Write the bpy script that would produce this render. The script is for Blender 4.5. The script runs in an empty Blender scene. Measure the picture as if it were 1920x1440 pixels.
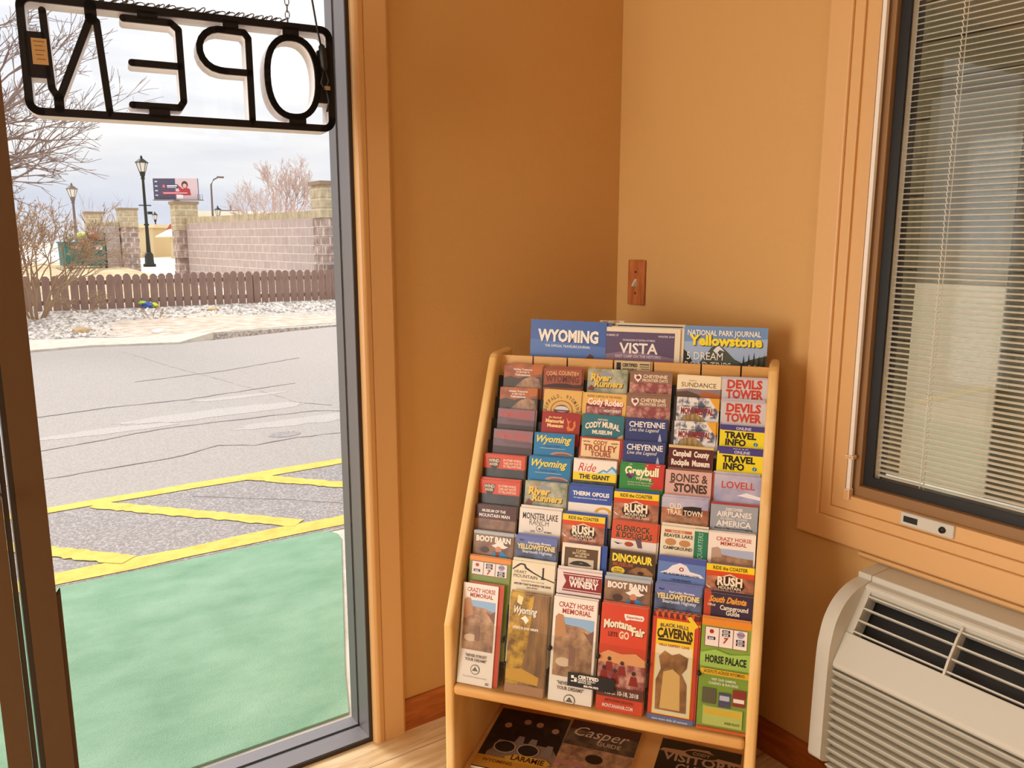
import bpy, bmesh, math, random
from mathutils import Vector, Matrix
random.seed(7)
S = bpy.context.scene
COL = S.collection
R_ = math.radians

# ------------------------------------------------------------------ camera
cam_d = bpy.data.cameras.new('camera'); cam = bpy.data.objects.new('camera', cam_d); COL.objects.link(cam)
cam_d.sensor_width = 36.0; cam_d.lens = 1506.0 / 1920.0 * 36.0; cam_d.clip_start = 0.02; cam_d.clip_end = 2000
cam.location = (0, 0, 1.3); cam.rotation_euler = (R_(79.8), 0, R_(-34.5))
S.camera = cam

# ------------------------------------------------------------------ exposure
S.view_settings.view_transform = 'Standard'; S.view_settings.look = 'None'
S.view_settings.exposure = 0.0; S.view_settings.gamma = 1.0; S.view_settings.use_curve_mapping = False
S.cycles.use_denoising = True
S.cycles.max_bounces = 10; S.cycles.diffuse_bounces = 5; S.cycles.transparent_max_bounces = 24
S.cycles.sample_clamp_indirect = 6.0

# ------------------------------------------------------------------ sky: bright broken overcast
SKY_STRENGTH = 1.0
W = bpy.data.worlds.new('overcast_sky'); S.world = W; W.use_nodes = True
nt = W.node_tree; nt.nodes.clear()
def N(t, **k):
    n = nt.nodes.new(t)
    for a, b in k.items(): setattr(n, a, b)
    return n
L = lambda a, b: nt.links.new(a, b)
tc = N('ShaderNodeTexCoord'); sx = N('ShaderNodeSeparateXYZ'); L(tc.outputs['Generated'], sx.inputs[0])
ramp = N('ShaderNodeValToRGB'); L(sx.outputs['Z'], ramp.inputs[0])
e = ramp.color_ramp.elements
e[0].position = 0.0; e[0].color = (.84, .87, .94, 1)
e[1].position = 0.10; e[1].color = (1.0, 1.0, 1.02, 1)
for p, c in ((0.035, (.80, .84, .95, 1)), (0.06, (.93, .95, .99, 1)), (.3, (1.2, 1.2, 1.21, 1)), (1.0, (2.3, 2.3, 2.32, 1))):
    q = e.new(p); q.color = c
mp = N('ShaderNodeMapping'); mp.inputs['Scale'].default_value = (1, 1, 5.5); L(tc.outputs['Generated'], mp.inputs[0])
nz = N('ShaderNodeTexNoise'); nz.inputs['Scale'].default_value = 2.6; nz.inputs['Detail'].default_value = 5; nz.inputs['Roughness'].default_value = .55
L(mp.outputs[0], nz.inputs[0])
cr = N('ShaderNodeValToRGB'); L(nz.outputs[0], cr.inputs[0])
cr.color_ramp.elements[0].position = .36; cr.color_ramp.elements[0].color = (.86, .88, .94, 1)
cr.color_ramp.elements[1].position = .60; cr.color_ramp.elements[1].color = (1.09, 1.08, 1.06, 1)
mx = N('ShaderNodeMixRGB', blend_type='MULTIPLY'); mx.inputs[0].default_value = 1
L(ramp.outputs[0], mx.inputs[1]); L(cr.outputs[0], mx.inputs[2])
bg = N('ShaderNodeBackground'); bg.inputs['Strength'].default_value = SKY_STRENGTH; L(mx.outputs[0], bg.inputs[0])
wo = N('ShaderNodeOutputWorld'); L(bg.outputs[0], wo.inputs[0])

# ------------------------------------------------------------------ soft sun behind thin cloud
sd = bpy.data.lights.new('sun', 'SUN'); sun = bpy.data.objects.new('sun', sd); COL.objects.link(sun)
sd.energy = 2.4; sd.angle = R_(18); sd.color = (1, .97, .93)
sun.rotation_euler = Vector((.28, -1.0, -.95)).to_track_quat('-Z', 'Y').to_euler()

# ------------------------------------------------------------------ added unseen fill lamps (their fixtures are built with the ceiling)
def area(name, loc, size, power, color, rot=(0, 0, 0)):
    d = bpy.data.lights.new(name, 'AREA'); d.shape = 'RECTANGLE'; d.size, d.size_y = size; d.energy = power; d.color = color
    o = bpy.data.objects.new(name, d); o.location = loc; o.rotation_euler = rot; COL.objects.link(o); return o
FILL_LAMPS = [(-1.25, -.35, 17), (-.4, -1.9, 9)]
for lx, ly, lw in FILL_LAMPS:
    area('added_ceiling_light', (lx, ly, 2.40), (.55, .55), lw, (1, .92, .80))

# added area light at an unseen left window, standing in for daylight
area('left_fill_light', (-3.27, 1.02, 1.12), (1.42, 1.9), 88, (1, .96, .90), (R_(90), 0, R_(-90)))

# ================================================================== materials
def lin(c):
    return c / 12.92 if c <= .04045 else ((c + .055) / 1.055) ** 2.4
def hexc(h):
    h = h.lstrip('#'); return tuple(lin(int(h[i:i + 2], 16) / 255) for i in (0, 2, 4)) + (1,)
MATS = {}
def mat(name, col, rough=.6, metal=0, spec=.5, noise=None, bump=None, coat=0, stretch=(1, 1, 1)):
    """principled material; noise=(colour2, scale, lo, hi) mottles the base colour, bump=(scale, strength)"""
    if name in MATS: return MATS[name]
    m = bpy.data.materials.new(name); m.use_nodes = True; t = m.node_tree; b = t.nodes['Principled BSDF']
    c = hexc(col) if isinstance(col, str) else tuple(col) + (1,)
    b.inputs['Base Color'].default_value = c; b.inputs['Roughness'].default_value = rough; b.inputs['Metallic'].default_value = metal
    b.inputs['Specular IOR Level'].default_value = spec; b.inputs['Coat Weight'].default_value = coat
    if noise or bump:
        co = t.nodes.new('ShaderNodeTexCoord'); mpn = t.nodes.new('ShaderNodeMapping'); mpn.inputs['Scale'].default_value = stretch
        t.links.new(co.outputs['Object'], mpn.inputs[0])
    if noise:
        c2, sc, lo, hi = noise
        n = t.nodes.new('ShaderNodeTexNoise'); n.inputs['Scale'].default_value = sc; n.inputs['Detail'].default_value = 6; n.inputs['Roughness'].default_value = .6
        t.links.new(mpn.outputs[0], n.inputs[0])
        r = t.nodes.new('ShaderNodeValToRGB'); r.color_ramp.elements[0].position = lo; r.color_ramp.elements[1].position = hi
        r.color_ramp.elements[0].color = c; r.color_ramp.elements[1].color = hexc(c2) if isinstance(c2, str) else tuple(c2) + (1,)
        t.links.new(n.outputs[0], r.inputs[0]); t.links.new(r.outputs[0], b.inputs['Base Color'])
    if bump:
        n2 = t.nodes.new('ShaderNodeTexNoise'); n2.inputs['Scale'].default_value = bump[0]; n2.inputs['Detail'].default_value = 4
        t.links.new(mpn.outputs[0], n2.inputs[0])
        bn = t.nodes.new('ShaderNodeBump'); bn.inputs['Strength'].default_value = bump[1]; bn.inputs['Distance'].default_value = .01
        t.links.new(n2.outputs[0], bn.inputs['Height']); t.links.new(bn.outputs[0], b.inputs['Normal'])
    MATS[name] = m; return m
def ink(h):
    """coated printing paper of one colour, or one of the named photo prints below"""
    if h in MATS: return MATS[h]
    return mat('print ' + h, h, .38, spec=.4)
def glass(name, tint=(1, 1, 1), ior=1.45, dust=.0):
    m = bpy.data.materials.new(name); m.use_nodes = True; t = m.node_tree; t.nodes.clear()
    o = t.nodes.new('ShaderNodeOutputMaterial'); tr = t.nodes.new('ShaderNodeBsdfTransparent'); tr.inputs[0].default_value = tuple(tint) + (1,)
    gl = t.nodes.new('ShaderNodeBsdfGlossy'); gl.inputs['Roughness'].default_value = .02
    lw = t.nodes.new('ShaderNodeLayerWeight'); lw.inputs[0].default_value = .5
    pw = t.nodes.new('ShaderNodeMath'); pw.operation = 'POWER'; pw.inputs[1].default_value = 5; t.links.new(lw.outputs['Facing'], pw.inputs[0])
    f0 = ((ior - 1) / (ior + 1)) ** 2; fr = t.nodes.new('ShaderNodeMath'); fr.operation = 'MULTIPLY_ADD'; fr.inputs[1].default_value = 1 - f0; fr.inputs[2].default_value = f0
    t.links.new(pw.outputs[0], fr.inputs[0]); mxs = t.nodes.new('ShaderNodeMixShader')
    t.links.new(fr.outputs[0], mxs.inputs[0]); t.links.new(tr.outputs[0], mxs.inputs[1]); t.links.new(gl.outputs[0], mxs.inputs[2])
    last = mxs
    if dust:
        df = t.nodes.new('ShaderNodeBsdfTranslucent'); df.inputs[0].default_value = (1, 1, 1, 1)
        m2 = t.nodes.new('ShaderNodeMixShader'); m2.inputs[0].default_value = dust
        t.links.new(mxs.outputs[0], m2.inputs[1]); t.links.new(df.outputs[0], m2.inputs[2]); last = m2
    t.links.new(last.outputs[0], o.inputs[0]); return m
def wood(name, c1, c2, scale=3.0, rough=.4, stretch=(1, 1, 12), planks=None):
    m = bpy.data.materials.new(name); m.use_nodes = True; t = m.node_tree; b = t.nodes['Principled BSDF']
    co = t.nodes.new('ShaderNodeTexCoord'); mpn = t.nodes.new('ShaderNodeMapping'); mpn.inputs['Scale'].default_value = stretch
    t.links.new(co.outputs['Object'], mpn.inputs[0])
    n = t.nodes.new('ShaderNodeTexNoise'); n.inputs['Scale'].default_value = scale; n.inputs['Detail'].default_value = 8; n.inputs['Distortion'].default_value = .6
    t.links.new(mpn.outputs[0], n.inputs[0])
    r = t.nodes.new('ShaderNodeValToRGB'); r.color_ramp.elements[0].position = .35; r.color_ramp.elements[1].position = .68
    r.color_ramp.elements[0].color = hexc(c1); r.color_ramp.elements[1].color = hexc(c2)
    t.links.new(n.outputs[0], r.inputs[0]); out = r.outputs[0]
    if planks:
        br = t.nodes.new('ShaderNodeTexBrick'); br.inputs['Scale'].default_value = 1; br.inputs['Brick Width'].default_value = planks[0]; br.inputs['Row Height'].default_value = planks[1]
        br.inputs['Mortar Size'].default_value = .0016; br.inputs['Color1'].default_value = (1, 1, 1, 1); br.inputs['Color2'].default_value = (.9, .88, .86, 1); br.inputs['Mortar'].default_value = (.45, .36, .28, 1)
        t.links.new(co.outputs['Object'], br.inputs[0])
        mm = t.nodes.new('ShaderNodeMixRGB'); mm.blend_type = 'MULTIPLY'; mm.inputs[0].default_value = 1
        t.links.new(out, mm.inputs[1]); t.links.new(br.outputs[0], mm.inputs[2]); out = mm.outputs[0]
    t.links.new(out, b.inputs['Base Color']); b.inputs['Roughness'].default_value = rough; b.inputs['Specular IOR Level'].default_value = .4
    MATS[name] = m; return m
def block(name, c1, c2, mortar, w, h, ms, rough=.9, bump=.4, axis='x'):
    """coursed masonry laid in object space: courses along z, blocks along local x"""
    m = bpy.data.materials.new(name); m.use_nodes = True; t = m.node_tree; b = t.nodes['Principled BSDF']
    co = t.nodes.new('ShaderNodeTexCoord'); sp = t.nodes.new('ShaderNodeSeparateXYZ'); cb = t.nodes.new('ShaderNodeCombineXYZ')
    t.links.new(co.outputs['Object'], sp.inputs[0])
    ad = t.nodes.new('ShaderNodeMath'); t.links.new(sp.outputs['X'], ad.inputs[0]); t.links.new(sp.outputs['Y'], ad.inputs[1])
    t.links.new(ad.outputs[0], cb.inputs['X']); t.links.new(sp.outputs['Z'], cb.inputs['Y'])
    br = t.nodes.new('ShaderNodeTexBrick'); br.inputs['Scale'].default_value = 1; br.inputs['Brick Width'].default_value = w; br.inputs['Row Height'].default_value = h
    br.inputs['Mortar Size'].default_value = ms; br.inputs['Color1'].default_value = hexc(c1); br.inputs['Color2'].default_value = hexc(c2); br.inputs['Mortar'].default_value = hexc(mortar)
    t.links.new(cb.outputs[0], br.inputs[0])
    n = t.nodes.new('ShaderNodeTexNoise'); n.inputs['Scale'].default_value = 6; n.inputs['Detail'].default_value = 6; t.links.new(co.outputs['Object'], n.inputs[0])
    r = t.nodes.new('ShaderNodeValToRGB'); r.color_ramp.elements[0].position = .3; r.color_ramp.elements[1].position = .7
    r.color_ramp.elements[0].color = (1 - bump, 1 - bump, 1 - bump, 1); r.color_ramp.elements[1].color = (1.05, 1.05, 1.05, 1); t.links.new(n.outputs[0], r.inputs[0])
    mm = t.nodes.new('ShaderNodeMixRGB'); mm.blend_type = 'MULTIPLY'; mm.inputs[0].default_value = 1
    t.links.new(br.outputs[0], mm.inputs[1]); t.links.new(r.outputs[0], mm.inputs[2]); t.links.new(mm.outputs[0], b.inputs['Base Color'])
    b.inputs['Roughness'].default_value = rough; MATS[name] = m; return m

M_WALL = mat('tan painted wall', '#cca062', .55, spec=.35, bump=(160, .05))
M_CEIL = mat('off white ceiling', '#d8cdbb', .9)
M_FLOOR = wood('pale laminate floor', '#cba672', '#ecd6ae', 3.2, .38, (2, 14, 1), planks=(1.2, .13))
M_CASE = mat('tan painted trim', '#d6a970', .38, spec=.5, bump=(60, .03))
M_BASE = wood('orange stained baseboard', '#8f4a1c', '#b86a2c', 4, .4, (2, 2, 14))
M_ALU = mat('grey anodised aluminium', '#7d7778', .45, metal=.5)
M_ALUD = mat('dark bronze and shaded aluminium', '#3a322d', .4, metal=.3)
M_GASK = mat('black rubber gasket', '#0c0c0c', .6)
M_GLASS = glass('clear window glass', (.985, .99, .985))
M_ACRY = glass('clear acrylic', (.97, .975, .97), 1.35, dust=.03)
M_TANPOST = mat('brown enamelled frame', '#5a4026', .45, spec=.4)
M_SASH = mat('tan window sash', '#8f6c46', .45, spec=.4)
M_RACK = wood('honey varnished birch', '#deb068', '#efcd90', 3, .32, (3, 3, 1.2))
M_RACKB = wood('honey varnished birch board', '#cd964f', '#dfae6b', 3, .4, (1.5, 3, 10))
M_DARK = mat('black pocket board', '#15100c', .6)
M_CREAM = mat('cream plastic', '#c8c6ba', .42, spec=.45)
M_BLACK = mat('black plastic', '#0b0a0a', .5)
M_SLAT = mat('cream enamelled slat', '#f0e8d6', .4)
M_STEEL = mat('bright steel', '#b8b4ae', .25, metal=1)
M_WHITEV = mat('white vinyl', '#e9e2d8', .45)

# ================================================================== mesh helpers
class MB:
    def __init__(s): s.v = []; s.f = []; s.mi = []; s.mats = []; s.sm = []
    def m(s, material):
        if material not in s.mats: s.mats.append(material)
        return s.mats.index(material)
    def add(s, vs, fs, material, smooth=False, T=None):
        o = len(s.v); i = s.m(material)
        for p in vs: s.v.append(tuple(T @ Vector(p)) if T else tuple(p))
        for q in fs: s.f.append([a + o for a in q]); s.mi.append(i); s.sm.append(smooth)
        return s
    def box(s, lo, hi, material, T=None):
        x0, y0, z0 = lo; x1, y1, z1 = hi
        return s.add([(x0, y0, z0), (x1, y0, z0), (x1, y1, z0), (x0, y1, z0), (x0, y0, z1), (x1, y0, z1), (x1, y1, z1), (x0, y1, z1)],
                     [(0, 3, 2, 1), (4, 5, 6, 7), (0, 1, 5, 4), (1, 2, 6, 5), (2, 3, 7, 6), (3, 0, 4, 7)], material, T=T)
    def prism(s, poly, a, b, material, axis='y', T=None, smooth=False):
        """extrude a 2-D outline from a to b along an axis; outline axes are the other two in xyz order"""
        n = len(poly)
        def P(u, v, w): return {'x': (w, u, v), 'y': (u, w, v), 'z': (u, v, w)}[axis]
        vs = [P(u, v, a) for u, v in poly] + [P(u, v, b) for u, v in poly]
        ar = sum(poly[i][0] * poly[(i + 1) % n][1] - poly[(i + 1) % n][0] * poly[i][1] for i in range(n))
        flip = (ar > 0) != (axis == 'y')
        c0 = list(range(n)); c1 = list(range(n, 2 * n))
        up = (b > a)
        f0, f1 = (c0[::-1], c1) if (flip == up) else (c0, c1[::-1])
        fs = [f0, f1]
        s.add(vs, fs, material, T=T)
        sides = []
        for i in range(n):
            j = (i + 1) % n; q = (i, j, n + j, n + i)
            sides.append(q if (flip == up) else q[::-1])
        return s.add(vs, sides, material, smooth, T=T)
    def tube(s, pts, rad, material, sides=8, caps=True, smooth=True):
        pts = [Vector(p) for p in pts]; n = len(pts); rad = rad if isinstance(rad, (list, tuple)) else [rad] * n
        vs = []; up = Vector((0, 0, 1))
        for i, p in enumerate(pts):
            d = (pts[min(i + 1, n - 1)] - pts[max(i - 1, 0)]).normalized()
            a = d.cross(up if abs(d.z) < .95 else Vector((1, 0, 0))).normalized(); b = d.cross(a)
            for k in range(sides):
                t = 2 * math.pi * k / sides; vs.append(p + (a * math.cos(t) + b * math.sin(t)) * rad[i])
        fs = []
        for i in range(n - 1):
            for k in range(sides):
                k2 = (k + 1) % sides; fs.append((i * sides + k, i * sides + k2, (i + 1) * sides + k2, (i + 1) * sides + k))
        if caps: fs += [tuple(range(sides))[::-1], tuple(range((n - 1) * sides, n * sides))]
        return s.add(vs, fs, material, smooth)
    def lathe(s, prof, material, c=(0, 0, 0), sides=16, smooth=True):
        vs = []; n = len(prof)
        for r, z in prof:
            for k in range(sides):
                t = 2 * math.pi * k / sides; vs.append((c[0] + r * math.cos(t), c[1] + r * math.sin(t), c[2] + z))
        fs = [(i * sides + k, i * sides + (k + 1) % sides, (i + 1) * sides + (k + 1) % sides, (i + 1) * sides + k) for i in range(n - 1) for k in range(sides)]
        fs += [tuple(range(sides))[::-1], tuple(range((n - 1) * sides, n * sides))]
        return s.add(vs, fs, material, smooth)
    def build(s, name, parent=None, bevel=0, seg=2, loc=None, rot=None):
        me = bpy.data.meshes.new(name); me.from_pydata(s.v, [], s.f)
        for m_ in s.mats: me.materials.append(m_)
        me.polygons.foreach_set('material_index', s.mi); me.polygons.foreach_set('use_smooth', s.sm); me.update()
        if bevel:
            bm = bmesh.new(); bm.from_mesh(me); bmesh.ops.remove_doubles(bm, verts=bm.verts, dist=1e-6); bmesh.ops.recalc_face_normals(bm, faces=bm.faces)
            ed = [x for x in bm.edges if len(x.link_faces) == 2 and x.calc_face_angle(0) > .5]
            bmesh.ops.bevel(bm, geom=ed, offset=bevel, segments=seg, profile=.5, affect='EDGES', clamp_overlap=True); bm.to_mesh(me); bm.free(); me.update()
        o = bpy.data.objects.new(name, me); COL.objects.link(o)
        if parent: o.parent = parent
        if loc is not None: o.location = loc
        if rot is not None: o.rotation_euler = rot
        return o
def tag(o, label=None, cat=None, group=None, kind=None):
    if label: o['label'] = label
    if cat: o['category'] = cat
    if group: o['group'] = group
    if kind: o['kind'] = kind
    return o
def empty(name, loc=(0, 0, 0), rot=(0, 0, 0), label=None, cat=None, group=None, kind=None):
    o = bpy.data.objects.new(name, None); o.empty_display_size = .05; o.location = loc; o.rotation_euler = rot; COL.objects.link(o)
    return tag(o, label, cat, group, kind)
def struct(o): o['kind'] = 'structure'; return o
def copy_tree(o, parent=None):
    c = o.copy(); COL.objects.link(c); c.parent = parent
    for ch in list(o.children): copy_tree(ch, c)
    return c

# lettering: every string is turned into a flat mesh once, with the built-in font
TXT = {}
def prefetch(keys):
    todo = []
    for k in sorted(set(keys)):
        if k in TXT: continue
        s, bold, sh = k
        cu = bpy.data.curves.new('lettering', 'FONT'); cu.body = s; cu.size = 1; cu.offset = .022 * bold; cu.shear = sh; cu.resolution_u = 2; cu.fill_mode = 'FRONT'
        ob = bpy.data.objects.new('lettering', cu); COL.objects.link(ob); todo.append((k, ob, cu))
    bpy.context.view_layer.update(); dg = bpy.context.evaluated_depsgraph_get()
    for k, ob, cu in todo:
        me = bpy.data.meshes.new_from_object(ob.evaluated_get(dg))
        vs = [(v.co.x, v.co.y) for v in me.vertices]; fs = [tuple(p.vertices) for p in me.polygons]
        if vs:
            x0 = min(v[0] for v in vs); x1 = max(v[0] for v in vs)
            vs = [(x - x0, y) for x, y in vs]; TXT[k] = (vs, fs, max(x1 - x0, 1e-4))
        else: TXT[k] = ([], [], 1)
        bpy.data.objects.remove(ob); bpy.data.curves.remove(cu); bpy.data.meshes.remove(me)
def put_text(mb, key, cx, base, h, material, maxw=1e9, arc=0, place=None, align='c'):
    """lay lettering in a plane; place(u, v) gives the 3-D point; v grows upward"""
    vs, fs, w = TXT[key]
    if not vs: return
    k = h / .70; kx = k * min(1, maxw / (w * k)); tw = w * kx
    x0 = cx - tw / 2 if align == 'c' else cx
    out = []
    for x, y in vs:
        u = x0 + x * kx; v = base + y * k
        if arc: v -= arc * ((u - cx) / (tw / 2 + 1e-9)) ** 2
        out.append(place(u, v))
    mb.add(out, fs, material)
# ================================================================== THE ROOM
XW, YW, XL, YB, HC = 1.6055, 1.789, -3.3, -3.3, 2.45
b = MB(); b.box((XL - .1, YB - .1, -.12), (XW + .1, 1.79, 0), M_FLOOR); struct(b.build('floor'))
b = MB(); b.box((XL - .1, YB - .1, HC), (XW + .12, 1.91, HC + .1), M_CEIL); struct(b.build('ceiling'))
# wall with the glass door: solid to the right of the frame, header over it, solid at the far left
b = MB(); b.box((.784, YW, -.12), (XW + .12, 1.91, HC), M_WALL); b.box((XL, YW, 2.16), (.784, 1.91, HC), M_WALL)
b.box((XL - .1, YW, -.12), (-1.02, 1.91, 2.16), M_WALL); struct(b.build('wall_front'))
# wall with the blind window
WY0, WY1, WZ0, WZ1 = -.10, 1.045, .695, 2.20
b = MB(); b.box((XW, WY1, -.12), (XW + .12, YW, HC), M_WALL); b.box((XW, YB, -.12), (XW + .12, WY0, HC), M_WALL)
b.box((XW, WY0, -.12), (XW + .12, WY1, WZ0), M_WALL); b.box((XW, WY0, WZ1), (XW + .12, WY1, HC), M_WALL); struct(b.build('wall_right'))
# the walls behind the camera; the left one has an added window behind the fill light
b = MB(); b.box((XL - .1, YB, -.12), (XL, .28, HC), M_WALL); b.box((XL - .1, 1.75, -.12), (XL, YW, HC), M_WALL)
b.box((XL - .1, .28, -.12), (XL, 1.75, .12), M_WALL); b.box((XL - .1, .28, 2.15), (XL, 1.75, HC), M_WALL); struct(b.build('wall_left'))
b = MB(); b.box((XL - .1, YB - .1, -.12), (XW + .12, YB, HC), M_WALL); struct(b.build('wall_back'))
for nm, lo, hi in (('added_window', (XL - .06, .28, .12), (XL - .05, 1.75, 2.15)),):
    f = MB(); ax = 1
    for k in range(4):
        t = k / 3; l = list(lo); h = list(hi); c = lo[ax] + (hi[ax] - lo[ax]) * t; l[ax] = c - .03; h[ax] = c + .03; l[1 - ax] -= .02; h[1 - ax] += .02; f.box(l, h, M_CASE)
    o = struct(f.build(nm)); g = MB(); g.box(lo, hi, M_GLASS); g.build('pane', o)
# baseboards
b = MB(); b.prism([(YW - .013, .0), (YW - .013, .076), (YW - .006, .085), (YW + .001, .085), (YW + .001, .0)], .8735, XW, M_BASE, 'x'); struct(b.build('baseboard_front'))
b = MB(); b.prism([(XW - .013, 0), (XW - .013, .076), (XW - .006, .085), (XW + .001, .085), (XW + .001, 0)], YB, YW - .013, M_BASE, 'y'); struct(b.build('baseboard_right'))
# painted trim board beside the glass: bullnosed stop and a flat board
b = MB(); prof = [(.784, YW + .001), (.784, YW - .012)] + [(.797 - .013 * math.cos(a), YW - .012 - .011 * math.sin(a)) for a in [R_(x) for x in (25, 50, 75, 90)]] + [(.808, YW - .021), (.8105, YW - .017), (.813, YW - .020), (.866, YW - .020), (.8735, YW - .014), (.8735, YW + .001)]
b.prism(prof, 0, 2.2, M_CASE, 'z'); struct(b.build('trim_1'))
# fixtures of the added fill lamps (flush square lamps behind the camera)
M_FILL_LAMP = bpy.data.materials.new('added lamp diffuser'); M_FILL_LAMP.use_nodes = True
bs = M_FILL_LAMP.node_tree.nodes['Principled BSDF']; bs.inputs['Emission Color'].default_value = (1, .8, .55, 1); bs.inputs['Emission Strength'].default_value = 2.5
lamp_places = ['nearer the glass door', 'at the back of the room']
for i, (lx, ly, lw) in enumerate(FILL_LAMPS):
    r = empty('added_ceiling_lamp', (lx, ly, HC), label='added square flush ceiling lamp ' + lamp_places[i], cat='lamp', group='added ceiling lamps')
    f = MB(); f.box((-.32, -.32, -.03), (.32, .32, 0), M_WHITEV); f.build('frame', r, .006)
    g = MB(); g.box((-.29, -.29, -.04), (.29, .29, -.03), M_FILL_LAMP); g.build('diffuser', r)

# ------------------------------------------------------------------ fixed glass light beside the door (window_1)
b = MB()
def frame_member(lo, hi, side):   # aluminium section with a glazing stop and a black gasket along its length
    for y0, y1, dm, m_ in ((1.7895, 1.829, 0, M_ALU), (1.829, 1.8305, .003, M_GASK), (1.8305, 1.850, .001, M_ALU), (1.850, 1.861, .004, M_GASK), (1.861, 1.903, 0, M_ALU)):
        l = [lo[0], y0, lo[1]]; h = [hi[0], y1, hi[1]]
        if side == 'r': l[0] += dm
        if side == 'b': h[2] -= dm
        if side == 'l': h[0] -= dm
        if side == 't': l[2] += dm
        b.box(l, h, m_)
frame_member((.774, 0.0), (.784, 2.16), 'r'); frame_member((.100, -.03), (.774, .013), 'b'); frame_member((.100, 2.11), (.774, 2.16), 't')
b.box((.7745, 1.786, .0), (.7842, 1.7897, 2.16), M_ALUD); b.box((.103, 1.7865, 0), (.7745, 1.7897, .0115), M_ALUD)  # shade on the grey jamb face painted as a dark strip; dark sill front
b.box((.053, 1.772, .0), (.103, 1.903, 2.16), M_TANPOST)
b.box((.044, 1.782, .0), (.053, 1.895, 2.16), M_ALUD)
w1 = struct(b.build('window_1'))
g = MB(); g.box((.101, 1.853, .010), (.776, 1.858, 2.115), M_GLASS); g.build('pane', w1)
g = MB(); g.prism([(.103, .0), (.112, .0), (.112, .597), (.103, .585)], 1.7895, 1.803, M_TANPOST, 'y'); o = g.build('weather_strip', w1)
# ------------------------------------------------------------------ the glass door itself, mostly left of the picture
b = MB(); x0, x1 = -.93, .040
b.box((-.012, 1.776, .012), (x1 - .010, 1.822, 2.09), M_TANPOST); b.box((x1 - .009, 1.782, .012), (x1, 1.82, 2.09), M_ALUD)
b.box((x0, 1.776, .012), (x0 + .05, 1.822, 2.09), M_TANPOST); b.box((x0 + .05, 1.776, .012), (-.012, 1.822, .10), M_TANPOST); b.box((x0 + .05, 1.776, 2.02), (-.012, 1.822, 2.09), M_TANPOST)
d1 = struct(b.build('door_1'))
g = MB(); g.box((x0 + .048, 1.796, .098), (-.010, 1.802, 2.022), M_GLASS); g.build('pane', d1)
g = MB(); g.tube([(.018, 1.776, .817), (.018, 1.752, .817)], [.0125, .0115], M_STEEL, 16); g.tube([(.018, 1.754, .817), (-.06, 1.748, .815)], .006, M_STEEL, 10); g.build('door_handle', d1)
b = MB(); b.box((-1.02, 1.775, 0), (-.935, 1.903, 2.16), M_TANPOST); b.box((-.935, 1.775, 2.095), (.044, 1.903, 2.16), M_TANPOST); b.box((-.935, 1.775, -.03), (.044, 1.9, .010), M_ALU); struct(b.build('trim_2'))

# ------------------------------------------------------------------ blind window in the right wall (window_2)
def ring(b, y0, y1, z0, z1, i0, i1, xa, xb, m_):
    """mitred picture-frame ring between two insets; faces the room at xa"""
    A = [(y0 + i0, z0 + i0), (y1 - i0, z0 + i0), (y1 - i0, z1 - i0), (y0 + i0, z1 - i0)]
    B = [(y0 + i1, z0 + i1), (y1 - i1, z0 + i1), (y1 - i1, z1 - i1), (y0 + i1, z1 - i1)]
    for k in range(4):
        j = (k + 1) % 4; b.prism([A[k], A[j], B[j], B[k]], xa, xb, m_, 'x')
CY0, CY1, CZ0, CZ1 = -.17, 1.117, .623, 2.27
b = MB(); ring(b, CY0, CY1, CZ0, CZ1, 0, .056, 1.5855, XW + .001, M_CASE); w2 = struct(b.build('window_2', bevel=.004))
b = MB(); ring(b, CY0, CY1, CZ0, CZ1, .056, .080, 1.592, XW + .03, M_CASE); b.build('inner_casing', w2, bevel=.002)
b = MB(); ring(b, CY0, CY1, CZ0, CZ1, .080, .112, 1.599, XW + .08, M_CASE); b.build('jamb_liner', w2, bevel=.0015)
b = MB(); ring(b, CY0, CY1, CZ0, CZ1, .112, .136, 1.613, XW + .09, M_SASH); b.build('sash', w2, bevel=.002)
b = MB(); ring(b, CY0, CY1, CZ0, CZ1, .136, .158, 1.628, 1.634, M_BLACK); b.build('gasket', w2)
b = MB(); b.box((1.630, CY0 + .14, CZ0 + .14), (1.633, CY1 - .14, CZ1 - .14), M_GLASS); b.build('pane', w2)
b = MB(); ring(b, CY0, CY1, CZ0, CZ1, .136, .143, 1.634, XW + .10, M_ALUD); b.build('outer_frame', w2)
b = MB(); b.box((1.671, CY0 + .14, CZ0 + .14), (1.674, CY1 - .14, CZ1 - .14), M_GLASS); b.build('pane', w2)
b = MB(); b.box((1.5935, .9915, .74), (1.604, 1.0005, 2.15), M_WHITEV); b.box((1.590, .990, .728), (1.606, 1.002, .752), M_CASE); b.box((1.588, .986, .822), (1.604, 1.005, .830), M_CASE); b.build('lock_bar', w2, bevel=.0012)
# stool strip under the casing
b = MB(); b.prism([(1.596, .605), (1.5885, .612), (1.5885, .619), (XW, .6235), (XW, .605)], -.2, .955, M_CASE, 'y'); struct(b.build('trim_3'))
# latch keeper plate on the bottom rail
r = empty('window_latch', (1.5985, .815, .722), label='cream latch plate with dark slot and screw on the window bottom rail', cat='latch')
b = MB(); b.box((-.006, -.056, -.014), (.004, .056, .014), M_CREAM); b.build('plate', r, .003)
b = MB(); b.box((-.0068, .018, -.006), (-.0055, .048, .007), M_BLACK); b.build('slot', r, .0005)
b = MB(); b.tube([(-.006, -.034, 0), (-.011, -.034, 0)], [.007, .006], M_BLACK, 14); b.build('screw', r)
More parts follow.
